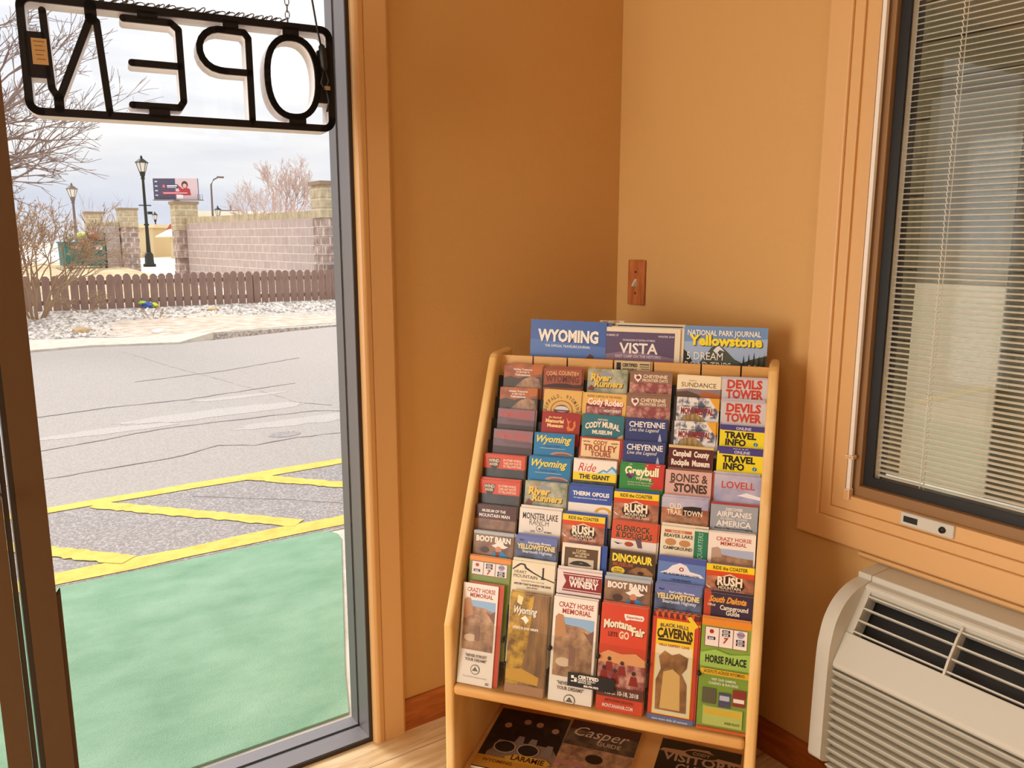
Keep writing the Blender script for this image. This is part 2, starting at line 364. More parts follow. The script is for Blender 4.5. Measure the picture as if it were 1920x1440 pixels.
# venetian blind between the panes
bl = empty('venetian_blind', (1.652, 0, .757), label='cream narrow slatted venetian blind between the window panes', cat='blind')
SP, NS = .0115, 116
def slat_mesh(mb, z0):
    pts = [(-.0068, -.0008), (-.0035, .0006), (0, .0011), (.0035, .0006), (.0068, -.0008)]; y0, y1 = CY0 + .165, .962
    a = R_(-9); vs = []
    for y in (y0, y1):
        for x, z in pts: vs.append((x * math.cos(a) + z * math.sin(a), y, z0 - x * math.sin(a) + z * math.cos(a)))
    mb.add(vs, [(i, i + 1, i + 6, i + 5) for i in range(4)], M_SLAT, True)
sm = MB(); slat_mesh(sm, 0); s0 = sm.build('slat', bl, loc=(0, 0, .016))
for i in range(1, 92):
    c = s0.copy(); COL.objects.link(c); c.parent = bl; c.location = (0, 0, .016 + SP * i)
sm = MB()
for i in range(92, NS): slat_mesh(sm, .016 + SP * i)
tag(sm.build('slat', bl), kind='stuff')
b = MB(); b.box((-.008, CY0 + .165, .0), (.008, .963, .010), M_SLAT); b.build('bottom_rail', bl, .002)
b = MB(); b.box((-.010, .962, 0), (.008, .970, 1.38), M_WHITEV); b.build('side_channel', bl)
b = MB(); b.box((-.012, CY0 + .165, 1.355), (.012, .963, 1.385), M_SLAT); b.build('head_rail', bl)
for yc in (.862, .46, .08):
    b = MB(); zz = [.006 + SP * .5 * k for k in range(2 * NS)]
    b.tube([(-.0078, yc + (.0014 if k % 2 else -.0014), z) for k, z in enumerate(zz)], .0011, M_WHITEV, 5); b.tube([(.0078, yc, .006), (.0078, yc, 1.36)], .0009, M_WHITEV, 5); b.build('ladder_cord', bl)
# light switch on the right wall, a step from the corner
r = empty('light_switch', (XW, 1.701, 1.179), label='orange wooden switch plate with ivory toggle near the room corner', cat='switch')
M_SWP = wood('orange oak plate', '#a1592a', '#bf7440', 6, .35, (1, 14, 2))
b = MB(); b.box((-.009, -.034, -.064), (0, .034, .064), M_SWP); b.build('plate', r, .004, 3)
b = MB(); b.add([(-.008, -.005, -.011), (-.008, .005, -.011), (-.008, .005, .011), (-.008, -.005, .011), (-.022, -.003, -.010), (-.022, .003, -.010), (-.020, .003, -.004), (-.020, -.003, -.004)], [(0, 1, 2, 3), (4, 7, 6, 5), (0, 4, 5, 1), (1, 5, 6, 2), (2, 6, 7, 3), (3, 7, 4, 0)], M_CREAM); b.build('toggle', r)
for z in (-.030, .030):
    b = MB(); b.tube([(-.0085, 0, z), (-.0105, 0, z)], [.0035, .003], M_ALUD, 10); b.build('screw', r)

# ------------------------------------------------------------------ through-the-wall air conditioner under the window
ac = empty('air_conditioner', (XW, .38, .17), label='cream through the wall air conditioner with dark outlet grille under the window', cat='air conditioner')
Y1, Y0 = .534, -.534
P = [(0, .434), (-.078, .433), (-.078, .421), (-.100, .4195), (-.124, .415), (-.150, .404), (-.170, .390), (-.187, .370), (-.198, .349), (-.2055, .322), (-.2095, .300), (-.2125, .23), (-.2145, .077), (-.2145, .066), (-.212, .056), (-.205, .050), (-.12, .012), (0, .0)]
def rounded(pts, n=5):
    """Catmull-Rom through the outline of the rounded front"""
    out = []
    for i in range(len(pts) - 1):
        a, q, c, d = (Vector(pts[max(i - 1, 0)]), Vector(pts[i]), Vector(pts[i + 1]), Vector(pts[min(i + 2, len(pts) - 1)]))
        for k in range(n):
            t = k / n; v = .5 * ((2 * q) + (c - a) * t + (2 * a - 5 * q + 4 * c - d) * t * t + (3 * q - a - 3 * c + d) * t ** 3); out.append((v.x, v.y))
    return out + [pts[-1]]
P = P[:3] + rounded(P[3:16]) + P[16:]
Pc = [(0, .434), (-.078, .433), (-.078, .421), (-.100, .4185), (-.104, .412)]             # the middle drops back behind the rounded ends
for ya, yb in ((Y1 - .029, Y1), (Y0, Y0 + .029)):
    b = MB(); b.prism(P, ya, yb, M_CREAM, 'y', smooth=False); o = b.build('end_bezel', ac)
    for f_ in o.data.polygons: f_.use_smooth = len(f_.vertices) == 4
    bvm = o.modifiers.new('rounded edge', 'BEVEL'); bvm.width = .006; bvm.segments = 3; bvm.limit_method = 'ANGLE'; bvm.angle_limit = R_(50); bvm.harden_normals = True
b = MB(); b.prism([(0, .434), (-.078, .433), (-.078, .421), (-.094, .4195), (-.100, .4155), (-.099, .405), (0, .405)], Y0 + .029, Y1 - .029, M_CREAM, 'y'); b.build('top_panel', ac, .003, 3)
# sloped outlet face: frame strips round the opening
A, Bq = Vector((-.100, 0, .413)), Vector((-.1955, 0, .275)); dv = Bq - A; nrm = Vector((-dv.z, 0, dv.x)).normalized(); nrm = nrm if nrm.x < 0 else -nrm
def slope(t, off=0): p = A + dv * t + nrm * off; return (p.x, p.z)
b = MB()
b.prism([slope(.60), slope(1.0), (-.1965, .266), (-.190, .258), (-.170, .258), slope(.60, -.02)], Y0 + .029, Y1 - .029, M_CREAM, 'y'); b.build('front_band', ac, .0015)
b = MB(); b.prism([slope(-.02, -.045), slope(.60, -.045), (-.10, .27), (-.04, .27), (-.04, .40)], Y0 + .03, Y1 - .03, M_BLACK, 'y'); b.build('outlet_cavity', ac)
b = MB(); b.prism([slope(0, -.002), slope(.1, -.016), slope(.1, -.03), slope(-.02, -.03)], Y0 + .029, Y1 - .029, M_CREAM, 'y'); b.build('deflector', ac)
for k, t in enumerate((.09, .25, .41, .56)):
    b = MB(); b.prism([slope(t - .009, -.001), slope(t + .009, -.001), slope(t + .012, -.016), slope(t + .000, -.016)], Y0 + .040, Y1 - .040, M_CREAM, 'y'); b.build('grille_bar', ac)
for ya, yb in ((Y1 - .043, Y1 - .029), (Y0 + .029, Y0 + .043)):
    b = MB(); b.prism([slope(-.02, -.004), slope(.62, -.004), slope(.62, -.04), slope(-.02, -.04)], ya, yb, M_CREAM, 'y'); b.build('grille_cheek', ac)
for yf in (.302, .116, -.07, -.256, -.44):
    b = MB(); b.prism([slope(.03, -.024), slope(.03, .0), slope(.18, .004), slope(.45, .004), slope(.64, .0), slope(.64, -.024)], yf - .0022, yf + .0022, M_CREAM, 'y'); b.build('fin', ac)
# louvred intake
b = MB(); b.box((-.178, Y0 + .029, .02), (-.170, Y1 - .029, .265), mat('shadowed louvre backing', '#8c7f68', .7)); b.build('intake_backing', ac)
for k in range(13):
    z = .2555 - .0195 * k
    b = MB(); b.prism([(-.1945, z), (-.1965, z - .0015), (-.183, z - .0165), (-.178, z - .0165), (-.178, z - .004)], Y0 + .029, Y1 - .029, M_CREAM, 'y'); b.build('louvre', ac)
# ================================================================== BROCHURE RACK, turned across the corner
TH = R_(-53.3); RX = Vector((math.cos(TH), math.sin(TH), 0)); RB = Vector((-math.sin(TH), math.cos(TH), 0))
RO = RX * -.347 + RB * 1.54
def rw(x, y, z): return RO + RX * x + RB * y + Vector((0, 0, z))
rack = empty('brochure_rack', RO, (0, 0, TH), 'honey coloured wooden brochure rack standing across the room corner', 'rack')
LEAN = .5295; TILT = R_(12.4)
side = [(.0, .0), (.0, .448), (.293, 1.0), (.300, 1.014), (.310, 1.022), (.322, 1.025), (.425, 1.025), (.425, .0)]
for sx in (-1, 1):
    b = MB(); x = sx * .330; b.prism(side, x - .011, x + .011, M_RACK, 'x'); b.build('side_panel', rack, .0085, 4)
IN = .319
b = MB(); b.box((-IN, -.001, .280), (IN, .41, .3045), M_RACKB); b.build('shelf', rack, .009, 4)
b = MB(); b.box((-IN, .012, .045), (IN, .41, .062), M_RACKB); b.build('bottom_shelf', rack, .003)
b = MB(); b.box((-IN, .025, .0), (IN, .04, .045), M_RACKB); b.build('toe_board', rack)
b = MB(); b.box((-IN, .400, .062), (IN, .412, 1.0), M_RACKB); b.build('back_panel', rack)
# top board with saw slots, and the trough behind it that holds the magazines
b = MB(); sl = [-IN, -.236, -.149, -.035, .060, .170, .259, IN]
for i in range(7): b.box((sl[i] + (.0018 if i else 0), .334, .93), (sl[i + 1] - (.0018 if i < 6 else 0), .342, 1.0165 + .0), M_RACKB)
b.box((-IN, .3395, .90), (IN, .345, 1.008), M_DARK); b.build('top_board', rack)
b = MB(); b.box((-IN, .345, .822), (IN, .400, .830), M_RACKB); b.build('magazine_trough', rack)
rows_top = [.9955, .9455, .8965, .8490, .7985, .7435, .6870, .6320, .5785]
H9 = .2286; cT, sT = math.cos(TILT), math.sin(TILT)
for zt in rows_top:
    yt = .02 + (zt - .448) * LEAN; yb, zb = yt - H9 * sT, zt - H9 * cT
    b = MB(); b.box((-IN, yb - .001, zb - .008), (IN, yb + .0135, zb - .0045), M_DARK)
    b.prism([(yb + .0125, zb - .006), (yb + .0138, zb - .006), (yb + .0138 + .20 * sT, zb + .20 * cT), (yb + .0125 + .20 * sT, zb + .20 * cT)], -IN, IN, M_DARK, 'x'); b.build('pocket', rack)
for xd in (-.2100, -.1005, .0075, .1145, .2205):
    b = MB(); b.prism([(.038, .3046), (.052, .42), (.060, .46), (.318, .948), (.332, .96), (.332, .60), (.20, .3046)], xd - .0012, xd + .0012, M_DARK, 'x'); b.build('divider', rack)
b = MB(); t_ = .26; b.prism([(.003, .3048), (.0055, .3048), (.0055 + t_ * .138, .443), (.003 + t_ * .138, .443)], -IN + .001, IN - .001, M_ACRY, 'x'); acr = b.build('acrylic_front', rack)
for xs in (-.2100, -.1005, .0075, .1145, .2205):
    b = MB(); y0 = .003 + t_ * .112; b.tube([(xs, y0 + .016, .4165), (xs, y0 - .002, .4165)], [.0042, .0042], M_BLACK, 12); b.build('screw', rack)

# ------------------------------------------------------------------ printed covers
mat('rock photo', '#c39a72', .4, noise=('#7d5a42', 30, .35, .62)); mat('gold leaves photo', '#caa02a', .4, noise=('#6e4a18', 38, .42, .62)); mat('bark photo', '#9a7240', .4, noise=('#5d3f20', 22, .38, .66), stretch=(3, 1, .4))
mat('brown photo', '#6b4a36', .4, noise=('#a5805e', 22, .38, .68)); mat('dusk photo', '#7a3b18', .4, noise=('#c8702a', 16, .42, .7)); mat('purple photo', '#6d5560', .4, noise=('#4c3a48', 14, .35, .7))
mat('river photo', '#b9b79c', .4, noise=('#6f7a62', 26, .4, .62)); mat('steel blue photo', '#5a6a92', .4, noise=('#39424f', 40, .4, .62)); mat('dark blue photo', '#46598e', .4, noise=('#30363c', 30, .42, .64))
mat('cloud photo', '#c3bccd', .4, noise=('#8d90b8', 12, .4, .65)); mat('red crowd photo', '#8a3b3e', .4, noise=('#cf9a86', 34, .45, .6)); mat('forest photo', '#20261c', .4, noise=('#4a5434', 40, .4, .65))
mat('night photo', '#171313', .35, noise=('#3b2f26', 30, .4, .7)); mat('fossil photo', '#a97845', .4, noise=('#5c3a1c', 20, .4, .65)); mat('hay photo', '#b99b5e', .4, noise=('#836a3a', 40, .4, .6), stretch=(3, 1, .5))
mat('pine photo', '#e2dfdd', .4, noise=('#4d5470', 42, .47, .56)); mat('sepia photo', '#3a2f28', .35, noise=('#7b6650', 20, .42, .68)); mat('town photo', '#8b4f38', .4, noise=('#c88a64', 36, .4, .64))
def T(s, y, h, c, w=.84, x=.5, bold=1, sh=0, arc=0, al='c'): return ('t', s, y, h, c, w, x, bold, sh, arc, al)
def Rc(x0, y0, x1, y1, c): return ('p', [(x0, y0), (x1, y0), (x1, y1), (x0, y1)], c)
def Pg(c, *p): return ('p', list(p), c)
def Ci(x, y, r, c, ry=None, a0=0, a1=360, n=20): return ('p', [(x + r * math.cos(R_(a0 + (a1 - a0) * k / n)), y + (ry or r) * math.sin(R_(a0 + (a1 - a0) * k / n))) for k in range(n if a1 - a0 == 360 else n + 1)], c)
def sh2(s, y, h, c, c2, d=.008, **k): return [T(s, y + d, h, c2, **k) if 'x' not in k else T(s, y + d, h, c2, **dict(k, x=k['x'] + d)), T(s, y, h, c, **k)]
WH, BK, RD, CRM = '#efe9e0', '#1a1614', '#b3261e', '#ecdcb8'
def slots(y, h=.36):
    o = [Rc(.06, y, .94, y + h, '#8b4a3a')]
    for i in range(3):
        x = .075 + i * .289; o.append(Rc(x, y + .015, x + .272, y + h - .015, '#e9dfd8'))
    o += [Ci(.20, y + .10, .045, RD), Rc(.12, y + .21, .28, y + .275, '#2c2a4c'), T('BAR', y + .265, .04, WH, .13, .20), Rc(.415, y + .04, .575, y + .10, '#2c2a4c'), T('BAR', y + .09, .04, WH, .13, .495), Rc(.415, y + .115, .575, y + .17, '#2c2a4c'), T('BAR', y + .163, .04, WH, .13, .495), T('7', y + .31, .11, RD, .2, .495, 2, .2),
          Ci(.79, y + .10, .07, '#8a9cc8'), T('WILD', y + .115, .045, RD, .2, .79), Rc(.705, y + .20, .875, y + .255, '#2c2a4c'), T('BAR', y + .246, .04, WH, .13, .79), Rc(.705, y + .27, .875, y + .325, '#2c2a4c'), T('BAR', y + .316, .04, WH, .13, .79)]
    return o
D = {}
D['treasure'] = ('dusk photo', [Pg('#4a4038', (0, .62), (0, .36), (.18, .31), (.4, .36), (.62, .28), (.8, .33), (1, .27), (1, .62)), Pg('rock photo', (.3, .62), (.55, .36), (.75, .29), (.93, .36), (1, .62)), Pg('#b8641e', (.72, 0), (1, 0), (1, .2), (.82, .26)),
   T('Hidden Treasures', .13, .055, WH, .7), T('on the way to', .20, .05, WH, .5), T('Yellowstone', .29, .065, WH, .45, sh=.3)])
D['coal'] = ('#8c4120', [Rc(.02, .02, .98, .98, '#9a4a26'), T('COAL COUNTRY', .19, .12, '#d9a66a', .86, arc=.03), T('WYOMING', .40, .20, '#5c2413', .86), Pg('#3a1a10', (0, .56), (0, .5), (.3, .44), (.6, .43), (.8, .47), (1, .45), (1, .56))])
D['runner'] = ('river photo', [Pg('#8e94a2', (.1, .2), (.45, .06), (.7, .2)), T('RAFTING', .13, .05, '#e0902c', .32, .24), *sh2('River', .33, .19, '#e8c24a', BK, .016, w=.58, x=.34, bold=2, sh=.15), *sh2('Runners', .50, .17, '#e8c24a', BK, .016, w=.84, x=.54, bold=2, sh=.15), Pg('#7a3020', (0, .60), (.10, .46), (.2, .55), (.16, .62))])
D['frontier'] = ('#7a5a48', [Rc(0, .0, 1, .30, '#8a6650'), Rc(0, .30, 1, 1, 'red crowd photo'), Pg(WH, (.10, .08), (.16, .11), (.22, .07), (.27, .11), (.27, .18), (.19, .30), (.10, .18)), Ci(.19, .165, .05, '#8c2f2a'), T('CHEYENNE', .17, .09, '#f0dcc0', .6, .60), T('FRONTIER DAYS', .27, .075, '#f0dcc0', .6, .60)])
D['sundance'] = (CRM, [T('Explore', .16, .045, '#6b5132', .3, .36, sh=.3, bold=0), T('SUNDANCE', .31, .12, '#4a3a28', .84, bold=0), Pg('#8a7a80', (0, .6), (0, .40), (.3, .35), (.6, .37), (1, .34), (1, .6)), Pg('#b0622a', (.4, .6), (.62, .42), (.8, .44), (1, .47), (1, .6)), Pg('#5c4232', (0, .6), (0, .46), (.25, .42), (.5, .5), (.6, .6))])
D['devils'] = ('#c9c4c8', [Rc(0, 0, 1, .05, '#bdb4c0'), T('DEVILS', .29, .215, '#c43a22', .78, .5, 2), T('TOWER', .55, .215, '#c43a22', .82, .5, 2)])
D['buffalo'] = ('#dcb05c', [('arct', 'BUFFALO, WYOMING', .5, .62, .40, .095, '#5a3a1c'), Ci(.5, .60, .30, '#9a6a2a'), Ci(.5, .60, .27, '#dcb05c'), Ci(.5, .60, .2, '#5a4a48', .17), Ci(.5, .56, .18, '#d8d0d4', .09), Rc(.28, .58, .72, .62, '#6a4a3a')])
D['rodeo'] = ('#e2b35a', [T("RODEO CAPITAL OF THE WORLD", .11, .055, '#7a4a1c', .8), Rc(.08, .28, .92, .6, '#7a2a22'), Pg('red crowd photo', (.1, .62), (.1, .36), (.9, .34), (.9, .62)), *sh2('Cody', .30, .155, '#f4e6d8', RD, .014, w=.36, x=.30, bold=2), T('the', .26, .05, RD, .1, .50), *sh2('Rodeo', .31, .155, '#f4e6d8', RD, .014, w=.42, x=.73, bold=2), T('NIGHT EVENT', .48, .07, WH, .4, .7)])
D['monumental'] = ('pine photo', [Rc(0, 0, .06, .7, '#2b2523'), Pg('#e0a42c', (.78, .0), (1, .0), (1, .36)), T('CAMPBELL COUNTY, WYOMING', .24, .04, BK, .66), T('MONUMENTAL', .42, .16, '#8c1f1c', .72, .52, 2), Pg('hay photo', (.16, .66), (.24, .46), (.5, .40), (.68, .52), (.76, .66))])
D['ghost'] = ('purple photo', [Pg('#8a6672', (0, 0), (1, 0), (1, .3), (0, .24)), T('WYOMING TERRITORY', .25, .17, '#c2492c', .84), T('old prison and museum', .36, .05, '#9a4030', .6, .6, 0), Rc(0, .46, 1, 1, '#3f2c2a')])
D['memorial'] = ('#9c1f1a', [T('Jim Gatchell', .17, .055, '#f1d08a', .42, .34), T('Memorial', .30, .10, '#f1d08a', .56, .34, 2), T('Museum', .43, .10, '#f1d08a', .52, .36, 2), Pg('#dd7a2a', (.64, .12), (.72, .24), (.76, .20), (.80, .28), (.88, .20), (.9, .36), (.84, .5), (.7, .52), (.66, .42), (.7, .36)), Ci(.78, .33, .06, '#9c1f1a', .1)])
D['mural'] = ('#2c6f7d', [T('HISTORIC', .15, .045, CRM, .28), *sh2('CODY MURAL', .33, .15, '#f3e6cc', BK, .012, w=.84, arc=.07, bold=2), T('MUSEUM', .52, .10, '#f3e6cc', .48, bold=2), Pg('#b9a678', (.84, .66), (.9, .55), (1, .5), (1, .66))])
D['cheyenne'] = ('#2c3a74', [T('CHEYENNE', .23, .15, WH, .86, .52), T('Live the Legend', .35, .095, WH, .72, .46, 0, .35), Pg('#b9c2d8', (.80, .6), (.82, .46), (.84, .38), (.86, .46), (.89, .6))])
D['wyoming'] = ('#0f77ad', [*sh2('Wyoming', .25, .19, '#f3d43a', '#0a3a5c', .01, w=.86, bold=1, sh=.35), Rc(.16, .30, .80, .305, '#74b4d6'), T('ROAD TRIPS', .38, .055, '#3a4a9a', .64, .48, 0), Rc(.16, .41, .80, .417, WH), Ci(.7, .58, .28, '#b98a72', .09, 180, 360), Ci(.72, .60, .22, '#7a5a5c', .07, 180, 360)])
D['trolley'] = ('#e9cf9c', [Rc(0, 0, 1, .03, RD), Rc(.0, 0, .04, .55, RD), Rc(.96, 0, 1, .55, RD), T('CODY', .18, .11, '#a03a20', .34), T('HISTORIC', .13, .035, '#5a4a2c', .18, .17), T('GUIDED', .14, .035, '#5a4a2c', .16, .84), T('TROLLEY', .35, .16, '#a03a20', .8), T('TOURS', .49, .12, '#a03a20', .5, .52), Rc(0, .52, 1, 1, 'town photo')])
D['rockpile'] = ('#571a16', [Rc(0, 0, 1, .06, '#d8bd84'), T('Campbell  County', .27, .145, '#f0e6d6', .82, .5, 2), T('Rockpile  Museum', .50, .145, '#f0e6d6', .86, .5, 2), Rc(0, .58, 1, 1, '#8a7a68')])
D['travel'] = ('#e8d51e', [Rc(0, 0, 1, .13, '#453a86'), T('ONLINE', .105, .075, '#cfcbe4', .5), T('TRAVEL', .33, .16, BK, .78, .44, 2), T('INFO', .52, .16, BK, .54, .34, 2), Ci(.79, .46, .05, '#1f7aa8'), T('i', .495, .07, WH, .1, .79, 1, .3)])
D['wind'] = ('#cf4a28', [Rc(0, .36, 1, 1, 'night photo'), Pg('#3a3128', (.10, .10), (.40, .10), (.37, .30), (.26, .45), (.16, .30)), T('WIND', .20, .085, '#e8d8b8', .26, .25), T('RIVER', .29, .07, '#e8d8b8', .2, .255), T('IN OTHER WORDS,', .16, .06, '#f4dcc4', .44, .70), T('TAKE ANY ROUTE', .24, .06, '#f4dcc4', .44, .70), T('TO YELLOWSTONE', .32, .06, '#f4dcc4', .44, .70)])
D['giant'] = ('#eee6da', [Pg('#5a9cc0', (.54, .34), (.70, .22), (.78, .26), (.9, .12), (1, .2), (1, .36)), Pg('#bcdcec', (.62, .34), (.70, .26), (.78, .3), (.9, .18), (1, .3), (1, .36)), T('Ride', .30, .22, '#c8342c', .42, .32, 0, .35), Rc(0, .33, 1, .54, '#ecd21c'), T('THE GIANT', .49, .11, BK, .78, .5, 2), Rc(0, .54, 1, 1, 'forest photo')])
D['greybull'] = ('#2f8a3c', [Pg('#c7332a', (.52, 0), (.72, .14), (.66, .28), (.78, .4), (.7, .6), (1, .6), (1, 0)), *sh2('Greybull', .26, .21, '#f6efc4', '#2a3a1c', .01, w=.78, x=.50, bold=2), Ci(.2, .28, .055, '#5c2a5a'), Ci(.29, .27, .05, '#74406e'), Ci(.24, .33, .04, '#4a2048'), T('Wyoming', .38, .08, '#f2e9c8', .36, .55), T('the best of the Bighorn Basin', .47, .04, '#e6d8c0', .62, .48, 0), T('gateway to the mountains', .53, .04, '#e6d8c0', .7, .46, 0)])
D['bones'] = ('#d6aaa0', [T('BONES &', .28, .20, '#4c3b2e', .80, .52), T('STONES', .53, .20, '#453426', .72, .56, 2), Pg('#4c3b2e', (.08, .30), (.12, .34), (.22, .31), (.20, .29))])
D['lovell'] = ('cloud photo', [T('LOVELL', .33, .17, '#c04a3a', .82, .52), T('WYOMING', .40, .05, '#a49ab4', .48, .5, 0), Pg('#eae6ee', (.5, .5), (.7, .42), (1, .5), (1, .58))])
D['thermo'] = ('#2c50a6', [T('THERM', .22, .10, WH, .44, .29, 2), T('OPOLIS', .22, .10, WH, .40, .74, 2), T('the largest mineral hot springs in the world', .30, .035, '#dfe4f2', .82, .5), Rc(0, .42, 1, 1, '#e8e2da'), Ci(.82, .62, .2, '#d8a31e', .14, 180, 360), Ci(.82, .62, .12, '#e8e2da', .08, 180, 360)])
D['rush'] = ('#d2481f', [Rc(0, 0, 1, .16, '#f0cf1e'), T('RIDE the COASTER', .125, .085, BK, .72), Rc(0, .28, 1, 1, 'town photo'), Ci(.5, .46, .31, '#33180f', .20), Pg('#e8d2b2', (.3, .30), (.42, .24), (.5, .205), (.6, .25), (.72, .30), (.6, .275), (.5, .24), (.4, .275)), *sh2('RUSH', .49, .20, '#f3e4c6', BK, .012, w=.52, bold=2), T('MOUNTAIN', .585, .07, '#f3e4c6', .56), T('ADVENTURE PARK', .66, .06, '#f0c2b0', .72), Pg(WH, (0, .50), (.14, .6), (.06, .58))])
D['oldtown'] = ('cloud photo', [Rc(0, .26, 1, 1, 'town photo'), Pg('#241c1a', (.46, .42), (.46, .22), (.66, .19), (.86, .20), (.86, .40)), T('OLD', .28, .14, '#f0e0c2', .26, .30), T('TRAIL TOWN', .42, .12, '#f0e0c2', .76, .50), Pg('rock photo', (0, .6), (.2, .5), (.5, .47), (.8, .5), (1, .6))])
D['airplane'] = ('#9aa0aa', [Rc(0, 0, 1, .03, '#a52a34'), T('DISCOVER', .17, .07, WH, .36), T('AIRPLANES', .32, .13, WH, .74), T('IN SMALL TOWN', .40, .06, '#d4d4d4', .56), T('AMERICA', .56, .14, WH, .74), T('Museum of Flight and Aerial Firefighting', .63, .04, '#2a2c34', .86)])
D['mountain man'] = ('#4a1e16', [Rc(0, .36, 1, 1, 'brown photo'), Rc(0, .33, 1, .36, '#5c2c20'), T('MUSEUM OF THE', .17, .07, WH, .58, .46), T('MOUNTAIN MAN', .30, .085, WH, .76, .48), Ci(.52, .46, .12, '#8a6240', .07)])
D['ranch'] = ('#e4dcd2', [T('MONSTER LAKE', .27, .16, '#3a2c26', .84), T('RANCH', .42, .15, '#6b5a50', .46, .48, 0), Ci(.5, .50, .085, '#6b5a50'), Ci(.5, .50, .07, '#e4dcd2'), Ci(.5, .51, .03, '#6b5a50'), T('CODY', .60, .04, '#4a3c34', .12, .34), T('WYOMING', .60, .04, '#4a3c34', .18, .70)])
D['glenrock'] = ('#cf5436', [*sh2('GLENROCK', .24, .14, '#3a2a1e', '#c9a06c', .008, w=.76, x=.47, bold=1), *sh2('& DOUGLAS', .40, .14, '#3a2a1e', '#c9a06c', .008, w=.80, x=.50, bold=1), Rc(0, .45, 1, 1, '#e6dcd4'), Pg('#6a5058', (.52, .38), (.66, .40), (.70, .62), (.60, .62)), Ci(.4, .55, .1, '#a54a2c', .06), Pg(BK, (.05, .52), (.2, .55), (.28, .54), (.15, .58))])
D['beaver'] = ('#e6dcc4', [Rc(.08, .08, .66, .15, '#c46a4a'), T('BLACK HILLS', .135, .04, CRM, .4, .37), T('BEAVER LAKE', .26, .085, '#3f3226', .62, .38), Ci(.22, .38, .12, '#c08a5a', .085), Ci(.52, .39, .12, '#c08a5a', .08), T('CAMPGROUND', .56, .075, '#3f3226', .62, .38), Rc(.72, .05, 1, 2.2, '#2a7a5a'), ('vt', 'QUARTERS', .90, .64, .10, '#9fd0b4')])
D['horse mem'] = ('#ece2d8', [T('CRAZY HORSE', .20, .09, '#b24a3c', .74, .54), T('MEMORIAL', .31, .09, '#b24a3c', .62, .54), Rc(.08, .40, .96, 1.6, 'rock photo'), Pg('#a9b4d0', (.26, .40), (.96, .40), (.96, .60), (.6, .58), (.3, .54)), Pg('#b89a8a', (.08, .40), (.22, .36), (.28, .46), (.3, .6), (.08, .64))])
D['barn'] = ('brown photo', [Rc(0, 0, 1, .08, '#a8b4be'), T('BOOT BARN', .27, .14, '#f2ece2', .86, .50, 2), Pg('#ece4da', (.46, .36), (.55, .32), (.62, .24), (.74, .25), (.78, .33), (.88, .36), (.78, .42), (.55, .41)), Ci(.64, .46, .075, '#c78a68', .09), Pg('#2a86b4', (.44, .66), (.50, .56), (.60, .52), (.76, .50), (.88, .62), (.9, .7), (.44, .7)), Pg('#8a2a24', (.58, .52), (.68, .52), (.66, .7), (.58, .7)), Ci(.30, .50, .11, '#4a3226', .08)])
D['beartooth'] = ('steel blue photo', [Rc(0, 0, 1, .2, '#6674b0'), Pg('#2c3048', (.08, .08), (.16, .11), (.22, .09), (.18, .14), (.1, .13)), T('Red Lodge, Montana', .19, .055, WH, .54, .58), T('YELLOWSTONE', .34, .125, '#ecd28a', .92, .5, 2), T('Beartooth Highway', .44, .08, '#d4d8e8', .72, .54)])
D['battle'] = ('#e8dcc8', [T('', .05, .04, BK), Rc(.07, .12, .94, 2.1, '#5c4022'), T('CUSTER', .22, .06, '#d8c49a', .36), T('BATTLEFIELD', .30, .06, '#d8c49a', .6), T('MUSEUM', .38, .06, '#d8c49a', .36), Rc(.18, .42, .84, 1.2, '#c9bca4'), Ci(.5, .60, .26, '#2a1f16', .12, 180, 360), Ci(.52, .64, .12, '#d8c8ae', .1), Ci(.5, .585, .30, '#2a1f16', .035)])
D['dino'] = ('#4a3622', [T('DINOSAUR', .27, .18, '#f0d83a', .88, .5, 2), T('MUSEUM', .39, .09, '#b8552e', .44, .30), Ci(.20, .50, .15, '#e4c838', .095), T('SEE THE', .49, .04, '#6a4a18', .2, .2), T('FOSSILS', .55, .04, '#6a4a18', .2, .2), Pg('fossil photo', (.3, .66), (.46, .46), (.62, .36), (.82, .36), (.97, .48), (.96, .66)), Ci(.7, .5, .07, '#3a2414', .04)])
D['rushmore'] = ('#6480bc', [Rc(0, 0, 1, .14, '#4a58a4'), Pg('#e6e2e8', (.04, .42), (.2, .34), (.3, .22), (.46, .14), (.60, .19), (.68, .32), (.9, .36), (.98, .44)), Ci(.5, .29, .05, '#9a3a34'), Ci(.5, .29, .025, WH), T('MT. RUSHMORE BALLOON', .45, .05, '#26304e', .8), T('1 HOUR FLIGHTS', .58, .045, '#26304e', .5)])
D['slots'] = ('#7c8f3c', [Rc(0, 0, 1, .11, '#e08a2a')] + slots(.12))
D['heart'] = ('#e7dcc0', [Pg('#33271e', (0, .22), (.14, .08), (.2, .05), (.3, .06), (.34, .14), (.5, .24), (.72, .34), (1, .42), (1, .45), (.72, .37), (.48, .27), (.30, .18), (.27, .10), (.2, .09), (.02, .24)), Rc(.71, .10, .75, .36, '#33271e'), Pg('#33271e', (.68, .40), (.73, .30), (.78, .40)), T('HEART', .31, .075, '#5a4c3c', .32, .2, 0), T('MOUNTAIN', .42, .085, '#5a4c3c', .56, .32, 0), T('interpretive center near Cody', .50, .035, '#6a5c4c', .8, .5, 0), T('HISTORY THAT IS WORTH THE DRIVE', .60, .05, '#33271e', .86), T('open all year', .66, .04, '#8a2a22', .5)])
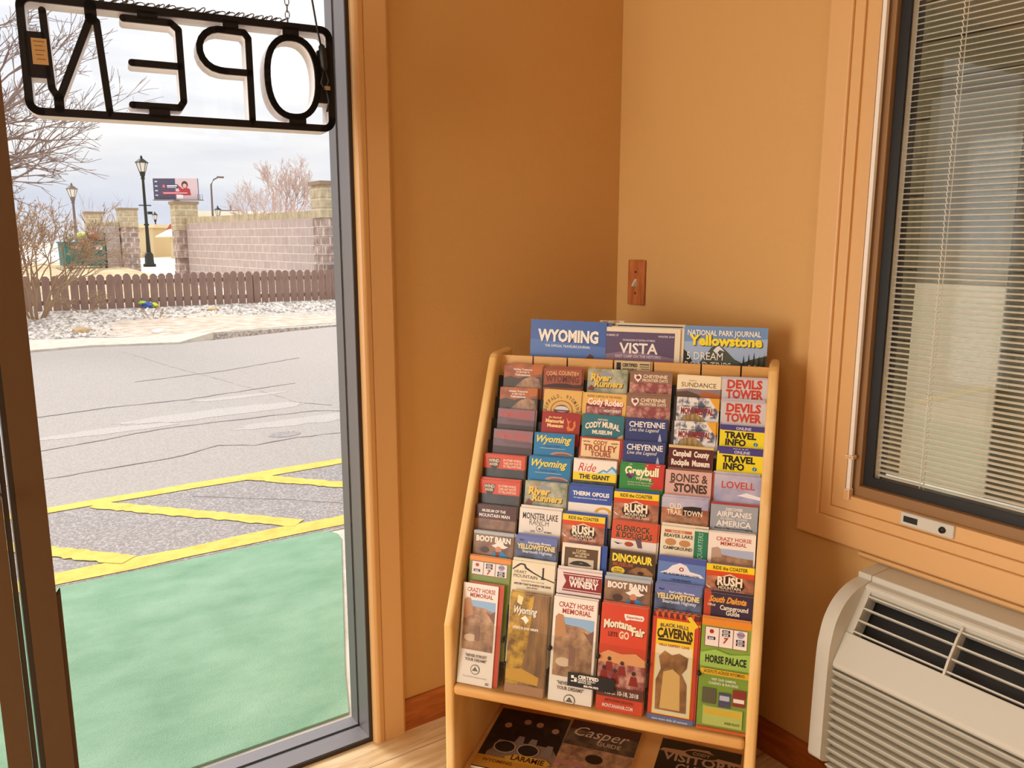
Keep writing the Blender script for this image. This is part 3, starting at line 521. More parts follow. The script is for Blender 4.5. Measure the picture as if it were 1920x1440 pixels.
D['winery'] = ('#e6d8d4', [Rc(.12, .06, 1, .09, '#8c2a28'), Pg('#8c2226', (.12, .11), (1, .11), (1, .47), (.12, .47), (.20, .28)), T('PRAIRIE BERRY', .24, .095, WH, .66, .60), T('WINERY', .40, .15, WH, .66, .60, 2), Rc(.12, .49, 1, .52, '#8c2a28'), Rc(0, .6, 1, 1, '#6a2430')])
D['camp'] = ('#3a2b40', [Rc(0, 0, .14, 1, '#b8452a'), T('South Dakota', .21, .14, '#e09a3a', .78, .48, 2, .4), T('Campground', .38, .11, '#f0e6d4', .58, .62), T('Official', .31, .055, '#e6d8c0', .16, .15), T('Guide', .50, .11, '#f0e6d4', .28, .60)])
D['full horse'] = ('#ece4da', [T('CRAZY HORSE', .22, .11, '#a83a30', .80, .52), T('MEMORIAL', .36, .11, '#a83a30', .66, .54), Rc(.06, .44, .95, 1.76, 'rock photo'), Pg('#8fb4d8', (.24, .44), (.95, .44), (.95, .72), (.66, .62), (.3, .60)), Pg('#b88658', (.06, .46), (.12, .38), (.24, .40), (.28, .56), (.34, .82), (.06, .96)), Pg('#7a5a4c', (.95, .66), (.82, .76), (.7, .70), (.9, .95), (.95, 1.0)), Ci(.3, 1.44, .18, '#d9c2a4', .10), Rc(.42, 1.1, .56, 1.5, '#8a6656'),
   T('"NEVER FORGET', 1.94, .075, '#6a5a4c', .62), T('YOUR DREAMS"', 2.05, .075, '#6a5a4c', .62), Ci(.5, 2.26, .13, '#5a5a48'), Ci(.5, 2.26, .11, '#ece4da'), Pg('#5a5a48', (.41, 2.30), (.5, 2.18), (.59, 2.30)), T('the story of a mountain carving', 2.48, .04, '#8a7a6c', .66, .5, 0), T('SD', 2.62, .06, BK, .14, .86)])
D['full autumn'] = ('gold leaves photo', [Pg('bark photo', (.62, 0), (1, 0), (1, 2.4), (.3, 2.4), (.52, 1.2)), Pg('#c89a38', (0, 1.9), (.4, 1.84), (.86, 2.0), (.84, 2.2), (0, 2.14)), Pg('#e8dca0', (.2, .05), (.34, .10), (.3, .3), (.18, .24)), *sh2('Wyoming', .50, .17, '#f6f0e2', '#5a3c14', .012, w=.60, x=.42, bold=1, sh=.3), Pg('#f6f0e2', (.30, .62), (.42, .54), (.52, .64), (.44, .74), (.38, .66)), T("what's in your nature", .88, .075, '#f6f0e2', .66, .44), Rc(0, 2.24, 1, 2.54, '#a57c5c')])
D['full fair'] = ('#cf4526', [('p', [(.5, .17), (.9, .17), (.93, .22), (.9, .28), (.62, .28), (.54, .31), (.52, .27), (.5, .22)], WH), T('Experience', .25, .055, '#a8351c', .34, .72), *sh2('Montana', .48, .17, '#f3e4c8', '#5a1c10', .014, w=.62, x=.38, bold=2, arc=.04), *sh2('Fair', .60, .17, '#f3e4c8', '#5a1c10', .014, w=.28, x=.82, bold=2), T('LETS', .68, .09, '#4a1a10', .2, .28), T('GO', .70, .15, '#f0c8a8', .22, .52, 2),
   Pg('#e2a06a', (0, 1.1), (.2, .98), (.5, 1.03), (.8, .98), (1, 1.1), (1, 1.7), (0, 1.7)), Rc(0, 1.24, 1, 1.76, 'red crowd photo')] + [q for x, y in ((.24, 1.16), (.52, 1.22), (.14, 1.36), (.38, 1.40), (.78, 1.40)) for q in (Ci(x, y, .045, '#3a2018'), Pg('#8c1f1c', (x - .10, y + .26), (x - .06, y + .06), (x + .06, y + .06), (x + .10, y + .26)))] + [Rc(0, 1.74, 1, 1.96, '#5a2c22'), T('AUG. 10-18, 2018', 1.90, .09, WH, .72, .55), T('MONTANAFAIR.COM', 2.18, .075, '#f0dccc', .66, .48), T('METRAPARK BILLINGS', 2.06, .05, '#7a2418', .6)])
D['full cave'] = ('#c8402c', [Rc(0, 0, 1, .12, '#6a2418'), *[Pg('#d85a30', (.04 + .13 * k, .02), (.12 + .13 * k, .0), (.10 + .13 * k, .16)) for k in range(7)], Rc(.09, .16, .92, 2.24, '#e8c62c'), Rc(.11, .72, .90, 2.22, '#e2d6b4'), T('BLACK HILLS', .31, .075, '#2a2050', .62, .48, arc=.02), T('CAVERNS', .54, .20, '#3a2818', .78, .5, 2, arc=.03), Rc(.14, .58, .86, .63, '#3a2818'), T('HILLS DEEPEST CAVE', .74, .05, '#a8452c', .7), Pg('#e8c62c', (.74, .06), (.82, .02), (1, .22), (.93, .28)),
   Pg('fossil photo', (.18, .98), (.30, .84), (.46, .92), (.62, .86), (.82, .94), (.80, 1.16), (.70, 1.30), (.82, 1.52), (.84, 2.14), (.16, 2.14), (.14, 1.5), (.24, 1.24)), Pg('#d6b06a', (.3, 1.3), (.5, 1.22), (.66, 1.34), (.7, 2.1), (.26, 2.1)), Rc(0, 2.26, 1, 2.4, '#5a6a9a'), T('cave tours daily all summer', 2.36, .05, '#c8d0e4', .8)])
D['full slots'] = ('#7ea03c', [Rc(0, 0, 1, .14, '#e08a2a')] + slots(.16, .42) + [Pg('#9abf58', (0, .72), (.3, .62), (.6, .70), (1, .64), (1, 1.0), (0, 1.0)), T('HORSE PALACE', .90, .145, '#23231a', .84, .52, 2), Rc(.02, 1.04, 1, 1.16, '#e0b42a'), T('JACKPOTS ACROSS WYOMING', 1.125, .065, '#4a3a10', .84), T('VISIT OUR GAMING', 1.27, .05, '#eef0d8', .5), T('CASINO & RACING', 1.35, .05, '#eef0d8', .6), Rc(.08, 1.44, .36, 1.76, '#5c5a44'), Rc(.42, 1.50, .66, 1.80, '#4a4a68'), Rc(.44, 1.56, .64, 1.66, '#c0c4d8'), Rc(.70, 1.40, .96, 1.74, '#8c2f2a'), Rc(.72, 1.58, .94, 1.66, WH),
   Rc(.12, 1.82, .92, 2.20, '#b7c46a'), Rc(.14, 1.86, .90, 1.98, '#d8b43a'), T('HORSE PALACE', 2.14, .05, '#3a3a1c', .3, .72), Rc(0, 2.26, 1, 2.4, '#c8602c')])
def squash(els, k=.88):
    out = []
    for q in els:
        if q[0] == 'p': out.append(('p', [(x, y * k) for x, y in q[1]], q[2]))
        elif q[0] == 't': out.append(('t', q[1], q[2] * k, q[3] * k, *q[4:]))
        elif q[0] == 'arct': out.append(('arct', q[1], q[2], q[3] * .96, q[4], q[5], q[6]))
        else: out.append(q)
    return out
for k_ in list(D):
    if not k_.startswith('full'): D[k_] = (D[k_][0], squash(D[k_][1]))
keys = []
def walk(els):
    for q in els:
        if q[0] == 't': keys.append((q[1], q[7], q[8]))
        elif q[0] == 'arct': keys.extend((ch, 1, 0) for ch in q[1] if ch != ' ')
        elif q[0] == 'vt': keys.append((q[1], 0, .2))
for bgc, els in D.values(): walk(els)
MAG = {}
MAG['wyo'] = ('#3f62a8', [Pg('#5276b8', (0, .25), (1, .32), (1, 1.3), (0, 1.3)), *sh2('WYOMING', .27, .145, '#f2ece0', '#24345c', .008, w=.80, x=.5, bold=2), T('THE OFFICIAL TRAVELERS JOURNAL', .345, .03, '#dfe4ee', .6), Pg('#5a2a22', (.70, .62), (.70, .50), (.76, .46), (.80, .41), (.85, .44), (.85, .52), (.90, .56), (.92, .66))])
MAG['vista'] = ('#e6d9bc', [Rc(.065, .055, .935, 1.25, '#5b4a68'), Pg('#8a6e82', (.065, .34), (.4, .28), (.935, .36), (.935, .56), (.065, .5)), Pg('#6a5468', (.065, .5), (.5, .44), (.935, .52), (.935, 1.25), (.065, 1.25)), Pg('#2a2430', (.065, .62), (.065, .54), (.2, .44), (.34, .56), (.5, .62)), T('NUMBER 27', .11, .022, '#d9cfe0', .2, .17), T('WINTER 2018', .11, .022, '#d9cfe0', .2, .83), T('THE MAGAZINE OF CENTRAL WYOMING', .165, .022, '#d9cfe0', .4), T('VISTA', .315, .125, '#f0e8dc', .50, .5, 1), T('EAST CAMP ON THE HISTORIC', .37, .035, '#d4c8da', .56)])
MAG['park'] = ('#6f93c4', [Pg('#9db4d4', (0, .2), (1, .14), (1, .5), (0, .5)), Pg('#4a5248', (.02, .55), (.2, .46), (.34, .26), (.42, .22), (.52, .30), (.62, .40), (.8, .48), (1, .44), (1, 1.3), (0, 1.3), (0, .5)), Pg('#dfe2e4', (.36, .30), (.42, .23), (.5, .31), (.44, .29), (.40, .34)), Pg('forest photo', (0, .66), (.3, .56), (.6, .5), (.8, .4), (1, .34), (1, 1.3), (0, 1.3)), Pg('#1c2418', (0, .3), (.05, .34), (.12, .46), (.2, .5), (.1, .6), (0, .6))] + [Pg('#18200f', (.70 + .06 * k, .60), (.73 + .06 * k, .34 - .02 * (k % 3)), (.76 + .06 * k, .60)) for k in range(5)] + [T('NATIONAL PARK JOURNAL', .115, .065, '#f4efe0', .88, .48), *sh2('Yellowstone', .235, .12, '#f2dc3a', '#3a4a24', .010, w=.88, x=.5, bold=2), T('5 DREAM', .42, .095, '#f0ece4', .44, .26, 0), T('ROAD TRIPS', .54, .095, '#f0ece4', .56, .30, 0), T('Perfect', .50, .04, '#f0ece4', .14, .86)])
MAG['navy'] = ('#d9cdb4', [Rc(.04, .03, .96, 1.26, '#20243a'), T('GUIDE', .12, .05, '#7a80a0', .4)])
MAG['cream'] = ('#d8c49c', [T('EAST', .09, .07, '#8c2f2a', .3, .25), T('AREA', .09, .07, '#8c2f2a', .3, .7), Rc(0, .12, 1, 1, '#8a7a5a')])
MAG['bike'] = ('night photo', [Pg('#8a7660', (.1, 1.0), (.3, .72), (.9, .70), (1, .85), (1, 1.1), (.1, 1.1))] + [q for x, y in ((.2, .38), (.44, .24), (.62, .26), (.86, .34)) for q in (Ci(x, y, .05, '#a8846a', .06), Pg('#241d1c', (x - .12, y + .36), (x - .08, y + .08), (x + .08, y + .08), (x + .13, y + .36)), Pg('#8a7a70', (x - .06, y + .56), (x - .02, y + .34), (x + .06, y + .34), (x + .08, y + .56)))] + [q for x in (.3, .62) for q in (Ci(x, .86, .15, '#b8aa96', .13), Ci(x, .86, .135, '#2a2420', .115))] + [Rc(0, 1.10, 1, 1.34, '#c08a2e'), Pg('#c99a3c', (.36, 1.06), (.5, .98), (.9, .98), (.98, 1.06), (.9, 1.14), (.4, 1.14)), T('LARAMIE', 1.10, .10, '#4a2a10', .44, .67), T('WYOMING', 1.22, .06, '#6a4218', .4, .3)])
MAG['casper'] = ('sepia photo', [Rc(0, 0, 1, .22, '#43201c'), Rc(0, .60, 1, 1.35, 'rock photo'), T('Casper', .36, .22, '#d9c0a4', .78, .48, 0, .35), T('GUIDE', .50, .085, '#c8a88c', .34, .62), Rc(.0, .95, .4, 1.05, '#b07a6a'), Ci(.5, .82, .12, '#2a2018', .1)])
MAG['visitor'] = ('#171210', [Pg('#b0855c', (0, .26), (.04, .2), (.3, .18), (.4, .1), (.6, .08), (.72, .2), (1, .22), (1, .28), (.7, .26), (.4, .3)), Ci(.52, .20, .2, '#1c1512', .07), T('CODY', .225, .06, '#b0906c', .22, .52), T('VISITORS', .42, .16, '#a88a6c', .88, .5, 1), T('GUIDE', .62, .16, '#a88a6c', .5), Rc(0, .7, 1, 1.3, 'sepia photo')])
for bgc, els in MAG.values(): walk(els)
keys += [(s, k, 0) for s in ('CERTIFIED', 'FOLDER DISPLAY', 'SERVICE, INC.', '800-799-7373') for k in (1, 2)]
prefetch(keys)

def booklet_mesh(w, h, th, bgc, els, name, folds=True):
    """a folded leaflet: white page block, printed cover, cover artwork lying on the cover; origin bottom centre, cover faces -y"""
    mb = MB(); pg = ink('#e4dccd')
    mb.add([(-w / 2, 0, 0), (w / 2, 0, 0), (w / 2, th, 0), (-w / 2, th, 0), (-w / 2, 0, h), (w / 2, 0, h), (w / 2, th, h), (-w / 2, th, h)],
           [(0, 3, 2, 1), (4, 5, 6, 7), (1, 2, 6, 5), (2, 3, 7, 6), (3, 0, 4, 7)], pg)
    mb.add([(-w / 2, 0, 0), (w / 2, 0, 0), (w / 2, 0, h), (-w / 2, 0, h)], [(0, 1, 2, 3)], ink(bgc))
    lay = [0]; asp = h / w
    def pl(u, v): return (max(-w / 2, min(w / 2, u)), -.00012 * lay[0], max(0, min(h, v)))
    for q in els:
        lay[0] += 1
        if q[0] == 'p':
            pts = [(max(0, min(1, x)), max(0, min(asp, y))) for x, y in q[1]]
            n = len(pts); mb.add([pl((x - .5) * w, h - y * w) for x, y in pts], [tuple(range(n))[::-1]], ink(q[2]))
        elif q[0] == 't':
            _, s, y, hh, c, mw, x, bold, sh, arc, al = q
            if s and y < asp: put_text(mb, (s, bold, sh), (x - .5) * w, h - y * w, hh * w, ink(c), mw * w, arc * w, pl, al)
        elif q[0] == 'arct':
            _, s, cx, cy, r, hh, c = q; n = len(s)
            for k, ch in enumerate(s):
                if ch == ' ': continue
                a = R_(172 - 164 * k / (n - 1)); ca, sa = math.cos(a), math.sin(a); ox = (cx - .5 + r * ca) * w; oz = h - (cy - r * sa) * w
                rot = a - math.pi / 2
                put_text(mb, (ch, 1, 0), 0, 0, hh * w, ink(c), .06 * w, 0, lambda u, v: pl(ox + u * math.cos(rot) - v * math.sin(rot), oz + u * math.sin(rot) + v * math.cos(rot)))
        elif q[0] == 'vt':
            _, s, x, y, hh, c = q
            put_text(mb, (s, 0, .2), 0, 0, hh * w, ink(c), .55 * w, 0, lambda u, v: pl((x - .5) * w - v, h - (y - .3) * w + u))
    me = mb
    return me
# position of every pocket front: (x centre, width, z of the top edge), rows from the top
POS = [
[(-.2538,.0983,.9953),(-.1501,.0958,.994),(-.0421,.095,.9972),(.0604,.0982,.9966),(.1676,.0973,.9939),(.2725,.0976,.9952)],
[(-.254,.0951,.9452),(-.1466,.0926,.946),(-.0447,.1033,.9441),(.0627,.0996,.9456),(.1691,.1,.9466),(.2718,.0959,.9456)],
[(-.2554,.0925,.8966),(-.1435,.0931,.8963),(-.0425,.0963,.8976),(.062,.0947,.8959),(.1688,.0987,.8972),(.2725,.0955,.895)],
[(-.2546,.0976,.8504),(-.1486,.0965,.8506),(-.0418,.0985,.8485),(.0625,.0949,.8484),(.166,.0986,.8466),(.2725,.0965,.8475)],
[(-.2640,.103,.7954),(-.1549,.1,.799),(-.0453,.1006,.8016),(.0612,.0987,.7999),(.1655,.1,.797),(.2715,.0985,.7965)],
[(-.2660,.1,.7403),(-.1532,.0991,.7466),(-.0475,.1,.7457),(.0584,.1,.744),(.165,.1,.743),(.2692,.0985,.7408)],
[(-.2660,.1,.6872),(-.1575,.1,.6909),(-.0557,.0986,.6884),(.0575,.1,.6855),(.1660,.1,.6863),(.2690,.0985,.6857)],
[(-.2622,.097,.6345),(-.1583,.0981,.635),(-.0525,.0867,.6316),(.0595,.1,.6294),(.1660,.1,.6301),(.2700,.0985,.6261)],
[(-.2627,.1,.5823),(-.1580,.1,.5842),(-.0490,.1,.5792),(.0590,.1,.5791),(.1664,.0971,.5769),(.2700,.0985,.5737)],
[(-.2729,.0857,.5281),(-.1552,.09,.5232),(-.0505,.098,.5274),(.0575,.1,.5273),(.1662,.0958,.5270),(.2700,.0965,.5270)]]
GRID = ['treasure coal runner frontier sundance devils', 'treasure buffalo rodeo frontier monumental devils', 'ghost memorial mural cheyenne monumental travel', 'ghost wyoming trolley cheyenne rockpile travel',
        'wind wyoming giant greybull bones lovell', 'wind runner thermo rush oldtown airplane', 'mountain_man ranch rush glenrock beaver horse_mem', 'barn beartooth battle dino rushmore rush', 'slots heart winery barn beartooth camp',
        'full_horse full_autumn full_horse full_fair full_cave full_slots']
LOOK = {'treasure': 'leaflet with an orange dusk sky over grey hills', 'coal': 'rust brown leaflet with large dark red capitals', 'runner': 'grey green leaflet with fat yellow lettering', 'frontier': 'brown leaflet with a white shield emblem',
 'sundance': 'cream leaflet with thin brown capitals over orange hills', 'devils': 'pale grey leaflet with two lines of red capitals', 'buffalo': 'mustard leaflet with lettering arched over a ring', 'rodeo': 'yellow leaflet with red outlined white rodeo lettering', 'monumental': 'white leaflet with dark pines and a hay mound',
 'ghost': 'dull purple leaflet with an orange red title', 'memorial': 'red museum leaflet with pale yellow lettering and an orange emblem', 'mural': 'teal leaflet with cream lettering arched across it', 'cheyenne': 'dark blue leaflet with white capitals', 'wyoming': 'bright blue leaflet with yellow slanted script',
 'trolley': 'cream red-edged leaflet with brown red tour lettering', 'rockpile': 'dark maroon leaflet with two lines of white lettering', 'travel': 'yellow leaflet with a purple band and black capitals', 'wind': 'orange red leaflet with a dark arrowhead badge', 'giant': 'white leaflet with blue peaks above a yellow band',
 'greybull': 'green and red leaflet with pale yellow title and purple berries', 'bones': 'dusty pink leaflet with brown bone-like lettering', 'lovell': 'pale lilac cloud leaflet with red capitals', 'thermo': 'royal blue leaflet with a pale lower half', 'rush': 'orange red leaflet with yellow top band',
 'oldtown': 'leaflet of a dark log cabin under a lilac sky', 'airplane': 'grey leaflet with white capitals and a thin red top edge', 'mountain man': 'dark brown leaflet with two lines of small white capitals', 'ranch': 'off white leaflet with dark brown title and round emblem', 'glenrock': 'coral leaflet with brown lettering and a white lower part',
 'beaver': 'cream leaflet with a green strip down its right side', 'horse mem': 'off white leaflet with red title, only its top showing', 'barn': 'brown leaflet of a white-hatted figure', 'beartooth': 'blue grey leaflet with pale yellow capitals', 'battle': 'brown leaflet with a cream border and a wide dark hat',
 'dino': 'dark brown leaflet with bright yellow title and fossil skull', 'rushmore': 'blue sky leaflet with a large white cloud', 'slots': 'half hidden green leaflet with a slot machine picture', 'heart': 'cream leaflet with a drawn mountain ridge and chimney', 'winery': 'pale pink leaflet with a dark red ribbon banner', 'camp': 'dark plum leaflet with orange script',
 'full horse': 'tall white leaflet with a cliff photo', 'full autumn': 'tall golden autumn leaflet with white script', 'full fair': 'tall orange red leaflet with a group of people', 'full cave': 'tall red-edged leaflet with a yellow banner and cave photo', 'full slots': 'tall green leaflet with a slot machine and black title'}
PLACE = {('treasure', 0): 'upper of the pair', ('treasure', 1): 'lower of the pair', ('runner', 0): 'in the top row', ('runner', 5): 'above the emblem leaflet', ('frontier', 0): 'upper of the pair', ('frontier', 1): 'lower of the pair', ('devils', 0): 'upper of the pair', ('devils', 1): 'lower of the pair',
 ('monumental', 1): 'upper of the pair', ('monumental', 2): 'lower of the pair', ('ghost', 2): 'upper of the pair', ('ghost', 3): 'lower of the pair', ('cheyenne', 2): 'upper of the pair', ('cheyenne', 3): 'lower of the pair', ('wyoming', 3): 'upper of the pair', ('wyoming', 4): 'lower of the pair',
 ('travel', 2): 'upper of the pair', ('travel', 3): 'lower of the pair', ('wind', 4): 'upper of the pair', ('wind', 5): 'lower of the pair', ('rush', 5): 'below the green and red leaflet', ('rush', 6): 'below the royal blue leaflet', ('rush', 7): 'above the dark plum leaflet',
 ('barn', 7): 'above the slot machine leaflet', ('barn', 8): 'below the fossil skull leaflet', ('beartooth', 7): 'above the chimney leaflet', ('beartooth', 8): 'below the large cloud leaflet'}
GP = 'travel leaflets in the wooden rack'
rng = random.Random(3)
SP_N = {0: 1, 1: 1, 2: 1, 3: 1, 4: 2, 5: 2, 6: 2, 7: 1, 8: 2, 9: 2}
mcache = {}
def booklet(kind, w, h, th, design, name):
    key = (kind, round(w, 4), round(h, 4), th)
    if key in mcache:
        o = bpy.data.objects.new(name, mcache[key]); COL.objects.link(o); return o
    o = booklet_mesh(w, h, th, design[0], design[1], name).build(name); mcache[key] = o.data; return o
SPARE_COL = {'wind': 'wind', 'full horse': 'spare orange', 'battle': 'spare blue', 'rush': 'spare blue', 'bones': 'spare rust'}
for k, c in (('spare orange', '#c2401c'), ('spare blue', '#2c50a6'), ('spare rust', '#9a4a30')): D[k] = (c, [])
for ri, line in enumerate(GRID):
    for ci, nm in enumerate(line.split()):
        nm = nm.replace('_', ' '); x, w, zt = POS[ri][ci]; w = round(w * 400) / 400; zt = round(zt, 4)
        yt = .02 + (zt - .448) * LEAN
        hh = H9 if ri < 9 else (zt - .3062) / cT
        th = .0035
        yb, zb = yt - hh * sT, zt - hh * cT
        yaw = rng.uniform(-.012, .012); roll = rng.uniform(-.012, .012) if ri < 9 else 0
        o = booklet(nm, w, round(hh, 4), th, D[nm], 'brochure')
        o.location = rw(x, yb, zb); o.rotation_euler = (-TILT, roll, TH + yaw)
        lab = LOOK[nm]
        if (nm, ri) in PLACE: lab += ', ' + PLACE[(nm, ri)]
        if nm == 'full horse': lab += ', leftmost of the bottom row' if ci == 0 else ', third in the bottom row'
        tag(o, lab, 'brochure', GP)
        if len(lab.split()) > 13: print('LONG', lab)
        ns = SP_N[ri]; look = SPARE_COL.get(nm, nm)
        for s in range(ns):
            hs = hh - rng.uniform(-.0035, .002) if ri < 9 else hh - .0004 + s * .0016 - rng.uniform(0, .001)
            dx = rng.uniform(-.002, .0045); d = th + .0004 + s * .0029 - .0
            if nm == 'full horse' and ci == 0: dx = .011; look = 'spare orange'
            if nm == 'full horse' and ci == 2: look = nm
            if nm == 'battle': dx = .014
            if nm == 'bones': dx = .006
            w2 = w
            lim = .3175 - w2 / 2; xs = max(-lim, min(lim, x + dx))
            q = booklet(look, w2, round(hs * 250) / 250 if ri < 9 else round(hs, 4), .0024, D[look], 'brochure')
            q.location = rw(xs, yb + d * cT, zb + d * sT); q.rotation_euler = (-TILT, roll, TH + yaw)
            tag(q, 'spare behind the ' + lab, 'brochure', 'spare leaflets behind the ' + lab)
# ------------------------------------------------------------------ magazines in the trough at the top
def magazine(kind, w, h, th, loc, tilt, yaw, label, group, roll=0):
    o = booklet_mesh(w, h, th, MAG[kind][0], MAG[kind][1], 'magazine').build('magazine'); o.location = loc; o.rotation_euler = (-tilt, roll, TH + yaw); return tag(o, label, 'magazine', group)
GM = 'magazines standing in the top of the rack'
def top_mag(kind, x, w, zt, y, label, th=.004, roll=0, yaw=0, tilt=R_(5)):
    h = (zt - .831) / math.cos(tilt); return magazine(kind, w, h, th, rw(x, y, .831), tilt, yaw, label, GM, roll)
top_mag('wyo', -.160, .192, 1.1035, .348, 'blue magazine with large white capitals and a small horse rider', roll=.012)
top_mag('wyo', -.150, .192, 1.102, .3535, 'second blue magazine just behind the front blue one', roll=.016)
top_mag('vista', .018, .196, 1.092, .349, 'cream bordered magazine with a purple cover, front copy')
top_mag('vista', .026, .196, 1.093, .3545, 'cream bordered magazine, copy second from the front')
top_mag('vista', .031, .196, 1.0935, .3600, 'cream bordered magazine, copy third from the front')
top_mag('navy', .040, .170, 1.1005, .3685, 'dark navy magazine with a cream edge behind the cream ones', .006)
top_mag('cream', -.054, .060, 1.1045, .3745, 'narrow cream and red booklet behind the purple magazine', .003)
top_mag('park', .2190, .187, 1.1015, .348, 'park magazine with bright yellow title over a dark mountain')
# small printed card standing at the middle of the top board
o = booklet_mesh(.083, .030, .0012, '#cbb88c', [Rc(.03, .05, .16, .32, BK), T('CERTIFIED', .16, .09, BK, .44, .42, 2), T('FOLDER DISPLAY', .28, .07, BK, .4, .42, 1), Rc(.70, .07, .97, .1, BK), Rc(.70, .14, .97, .16, '#5a4a30'), Rc(.74, .2, .97, .22, '#5a4a30')], 'sign_card').build('sign_card')
o.location = rw(.012, .3305, .9865); o.rotation_euler = (-R_(2), 0, TH); tag(o, 'small tan printed card at the middle of the top board', 'card')
# sticker on the acrylic front
b = MB(); c0 = rw(-.004, .003 + t_ * (.3615 - .3048) - .0006, .3615); an = math.atan(t_)
def stk(u, v): return (u, 0, v)
b.box((-.0515, 0, -.0145), (.0515, .0004, .0145), ink('#15120f'))
for x, z in ((-.041, .006), (-.034, -.001), (-.041, -.001), (-.034, .006)):
    b.add([stk(x - .003, z - .003), stk(x + .003, z - .003), stk(x + .003, z + .003), stk(x - .003, z + .003)] if (x < -.04) == (z > 0) else [stk(x - .003, z - .003), stk(x + .003, z - .003), stk(x + .003, z - .001), stk(x - .003, z - .001)], [(0, 1, 2, 3)], ink(WH))
def stp(u, v): return (u, -.0003, v)
b.v = [(x, (-.0002 if y == 0 and abs(x) < .046 and i >= 8 else y), z) for i, (x, y, z) in enumerate(b.v)]
put_text(b, ('CERTIFIED', 2, 0), -.0285, .0045, .0068, ink(WH), .046, 0, stp, 'l'); put_text(b, ('FOLDER DISPLAY', 1, 0), -.0285, -.0005, .0036, ink(WH), .04, 0, stp, 'l'); put_text(b, ('SERVICE, INC.', 1, 0), -.0285, -.0050, .0036, ink(WH), .034, 0, stp, 'l'); put_text(b, ('800-799-7373', 2, 0), .001, -.0118, .0040, ink(WH), .05, 0, stp)
st = b.build('sticker'); st.parent = acr; st.matrix_parent_inverse = Matrix.Identity(4)
st.location = (-.004, .003 + t_ * (.3615 - .3048) - .0007, .3615); st.rotation_euler = (-an, 0, 0)
# magazines lying on the bottom shelf
GB = 'magazines lying on the bottom shelf'
def low_mag(kind, x, y, w, h, a, yaw, label, th=.006):
    o = booklet_mesh(w, h, th, MAG[kind][0], MAG[kind][1], 'magazine').build('magazine')
    o.location = rw(x, y, .0625 + th); o.rotation_euler = (-R_(90) + a, 0, TH + yaw); return tag(o, label, 'magazine', GB)
low_mag('bike', -.208, .060, .186, .25, R_(.0), .02, 'dark magazine with a group of cyclists and a gold ribbon')
low_mag('casper', -.030, .055, .178, .262, R_(.0), -.02, 'dark red brown magazine with pale slanted script')
low_mag('visitor', .205, .045, .192, .265, R_(.0), -.03, 'black magazine with tan capitals under an oval badge')
# ================================================================== OPEN SIGN hanging inside the glass (seen from behind)
SA = R_(-8.5); sg = empty('open_sign', (.13, 1.735, 1.52), (0, 0, SA), 'black backed cut-out OPEN sign seen from behind, hanging at the glass', 'sign')
M_SB = mat('black sign back', '#0e0a0b', .5, spec=.25)
M_SE = bpy.data.materials.new('milky sign edge'); M_SE.use_nodes = True
_b = M_SE.node_tree.nodes['Principled BSDF']; _b.inputs['Base Color'].default_value = (.80, .74, .72, 1); _b.inputs['Roughness'].default_value = .4
fb = MB(); bd = MB(); FT, BT = (0, .006), (.006, .058)
def both(poly):
    fb.prism(poly, FT[0], FT[1], M_SB, 'y'); bd.prism(poly, BT[0], BT[1], M_SE, 'y')
def disc(u, v, r, n=14): return [(u + r * math.cos(2 * math.pi * k / n), v + r * math.sin(2 * math.pi * k / n)) for k in range(n)]
def stroke(pts, w, closed=False):
    """a band of constant width along a line, with round ends and corners"""
    pts = [Vector(p) for p in pts]; n = len(pts)
    for i in range(n if closed else n - 1):
        a, c = pts[i], pts[(i + 1) % n]; d = (c - a).normalized(); m_ = Vector((-d.y, d.x)) * w / 2
        both([tuple(a - m_), tuple(c - m_), tuple(c + m_), tuple(a + m_)])
    for p in pts: both(disc(p.x, p.y, w / 2))
def arcpts(cx, cy, r, a0, a1, n=5, ry=None): return [(cx + r * math.cos(R_(a0 + (a1 - a0) * k / n)), cy + (ry or r) * math.sin(R_(a0 + (a1 - a0) * k / n))) for k in range(n + 1)]
fl, fr, f0, f1, rr = .0105, .5570, .0080, .2015, .017
stroke(arcpts(fl + rr, f0 + rr, rr, 180, 270) + arcpts(fr - rr, f0 + rr, rr, 270, 360) + arcpts(fr - rr, f1 - rr, rr, 0, 90) + arcpts(fl + rr, f1 - rr, rr, 90, 180), .0135, True)
SWD = .0122
stroke([(.0445, .1815), (.0480, .0500), (.0575, .0330)], SWD); stroke([(.0590, .0330), (.1195, .1760)], SWD); stroke([(.1195, .1800), (.1300, .1720), (.1395, .0160)], SWD)
both([(.0130, .1440), (.0440, .1440), (.0490, .0660), (.0130, .0660)])                       # wide web beside the N
stroke([(.0575, .034), (.0575, .014)], .016); stroke([(.1215, .176), (.1215, .199)], .020); stroke([(.1395, .018), (.1395, .008)], .006)
stroke([(.1745, .1835), (.2560, .1835), (.2690, .1725), (.2700, .0420), (.2620, .0300), (.1790, .0300)], SWD); stroke([(.1835, .1060), (.2680, .1060)], SWD)
both([(.1985, .2000), (.2340, .2000), (.2340, .185), (.1985, .185)]); both([(.2070, .029), (.2440, .029), (.2440, .009), (.2070, .009)])
stroke([(.3965, .1700), (.3965, .0150)], SWD); stroke([(.3965, .1700), (.3890, .1800), (.3480, .1812)] + arcpts(.3430, .1435, .0385, 95, 265, 9, .0378) + [(.3500, .1050), (.3965, .1050)], SWD)
both([(.3500, .2000), (.3790, .2000), (.3790, .181), (.3500, .181)]); stroke([(.3965, .018), (.3965, .008)], .007)
stroke([(.4805 + .0505 * math.copysign(abs(math.cos(t)) ** .85, math.cos(t)), .1035 + .0765 * math.copysign(abs(math.sin(t)) ** .85, math.sin(t))) for t in [2 * math.pi * k / 36 for k in range(36)]], SWD, True)
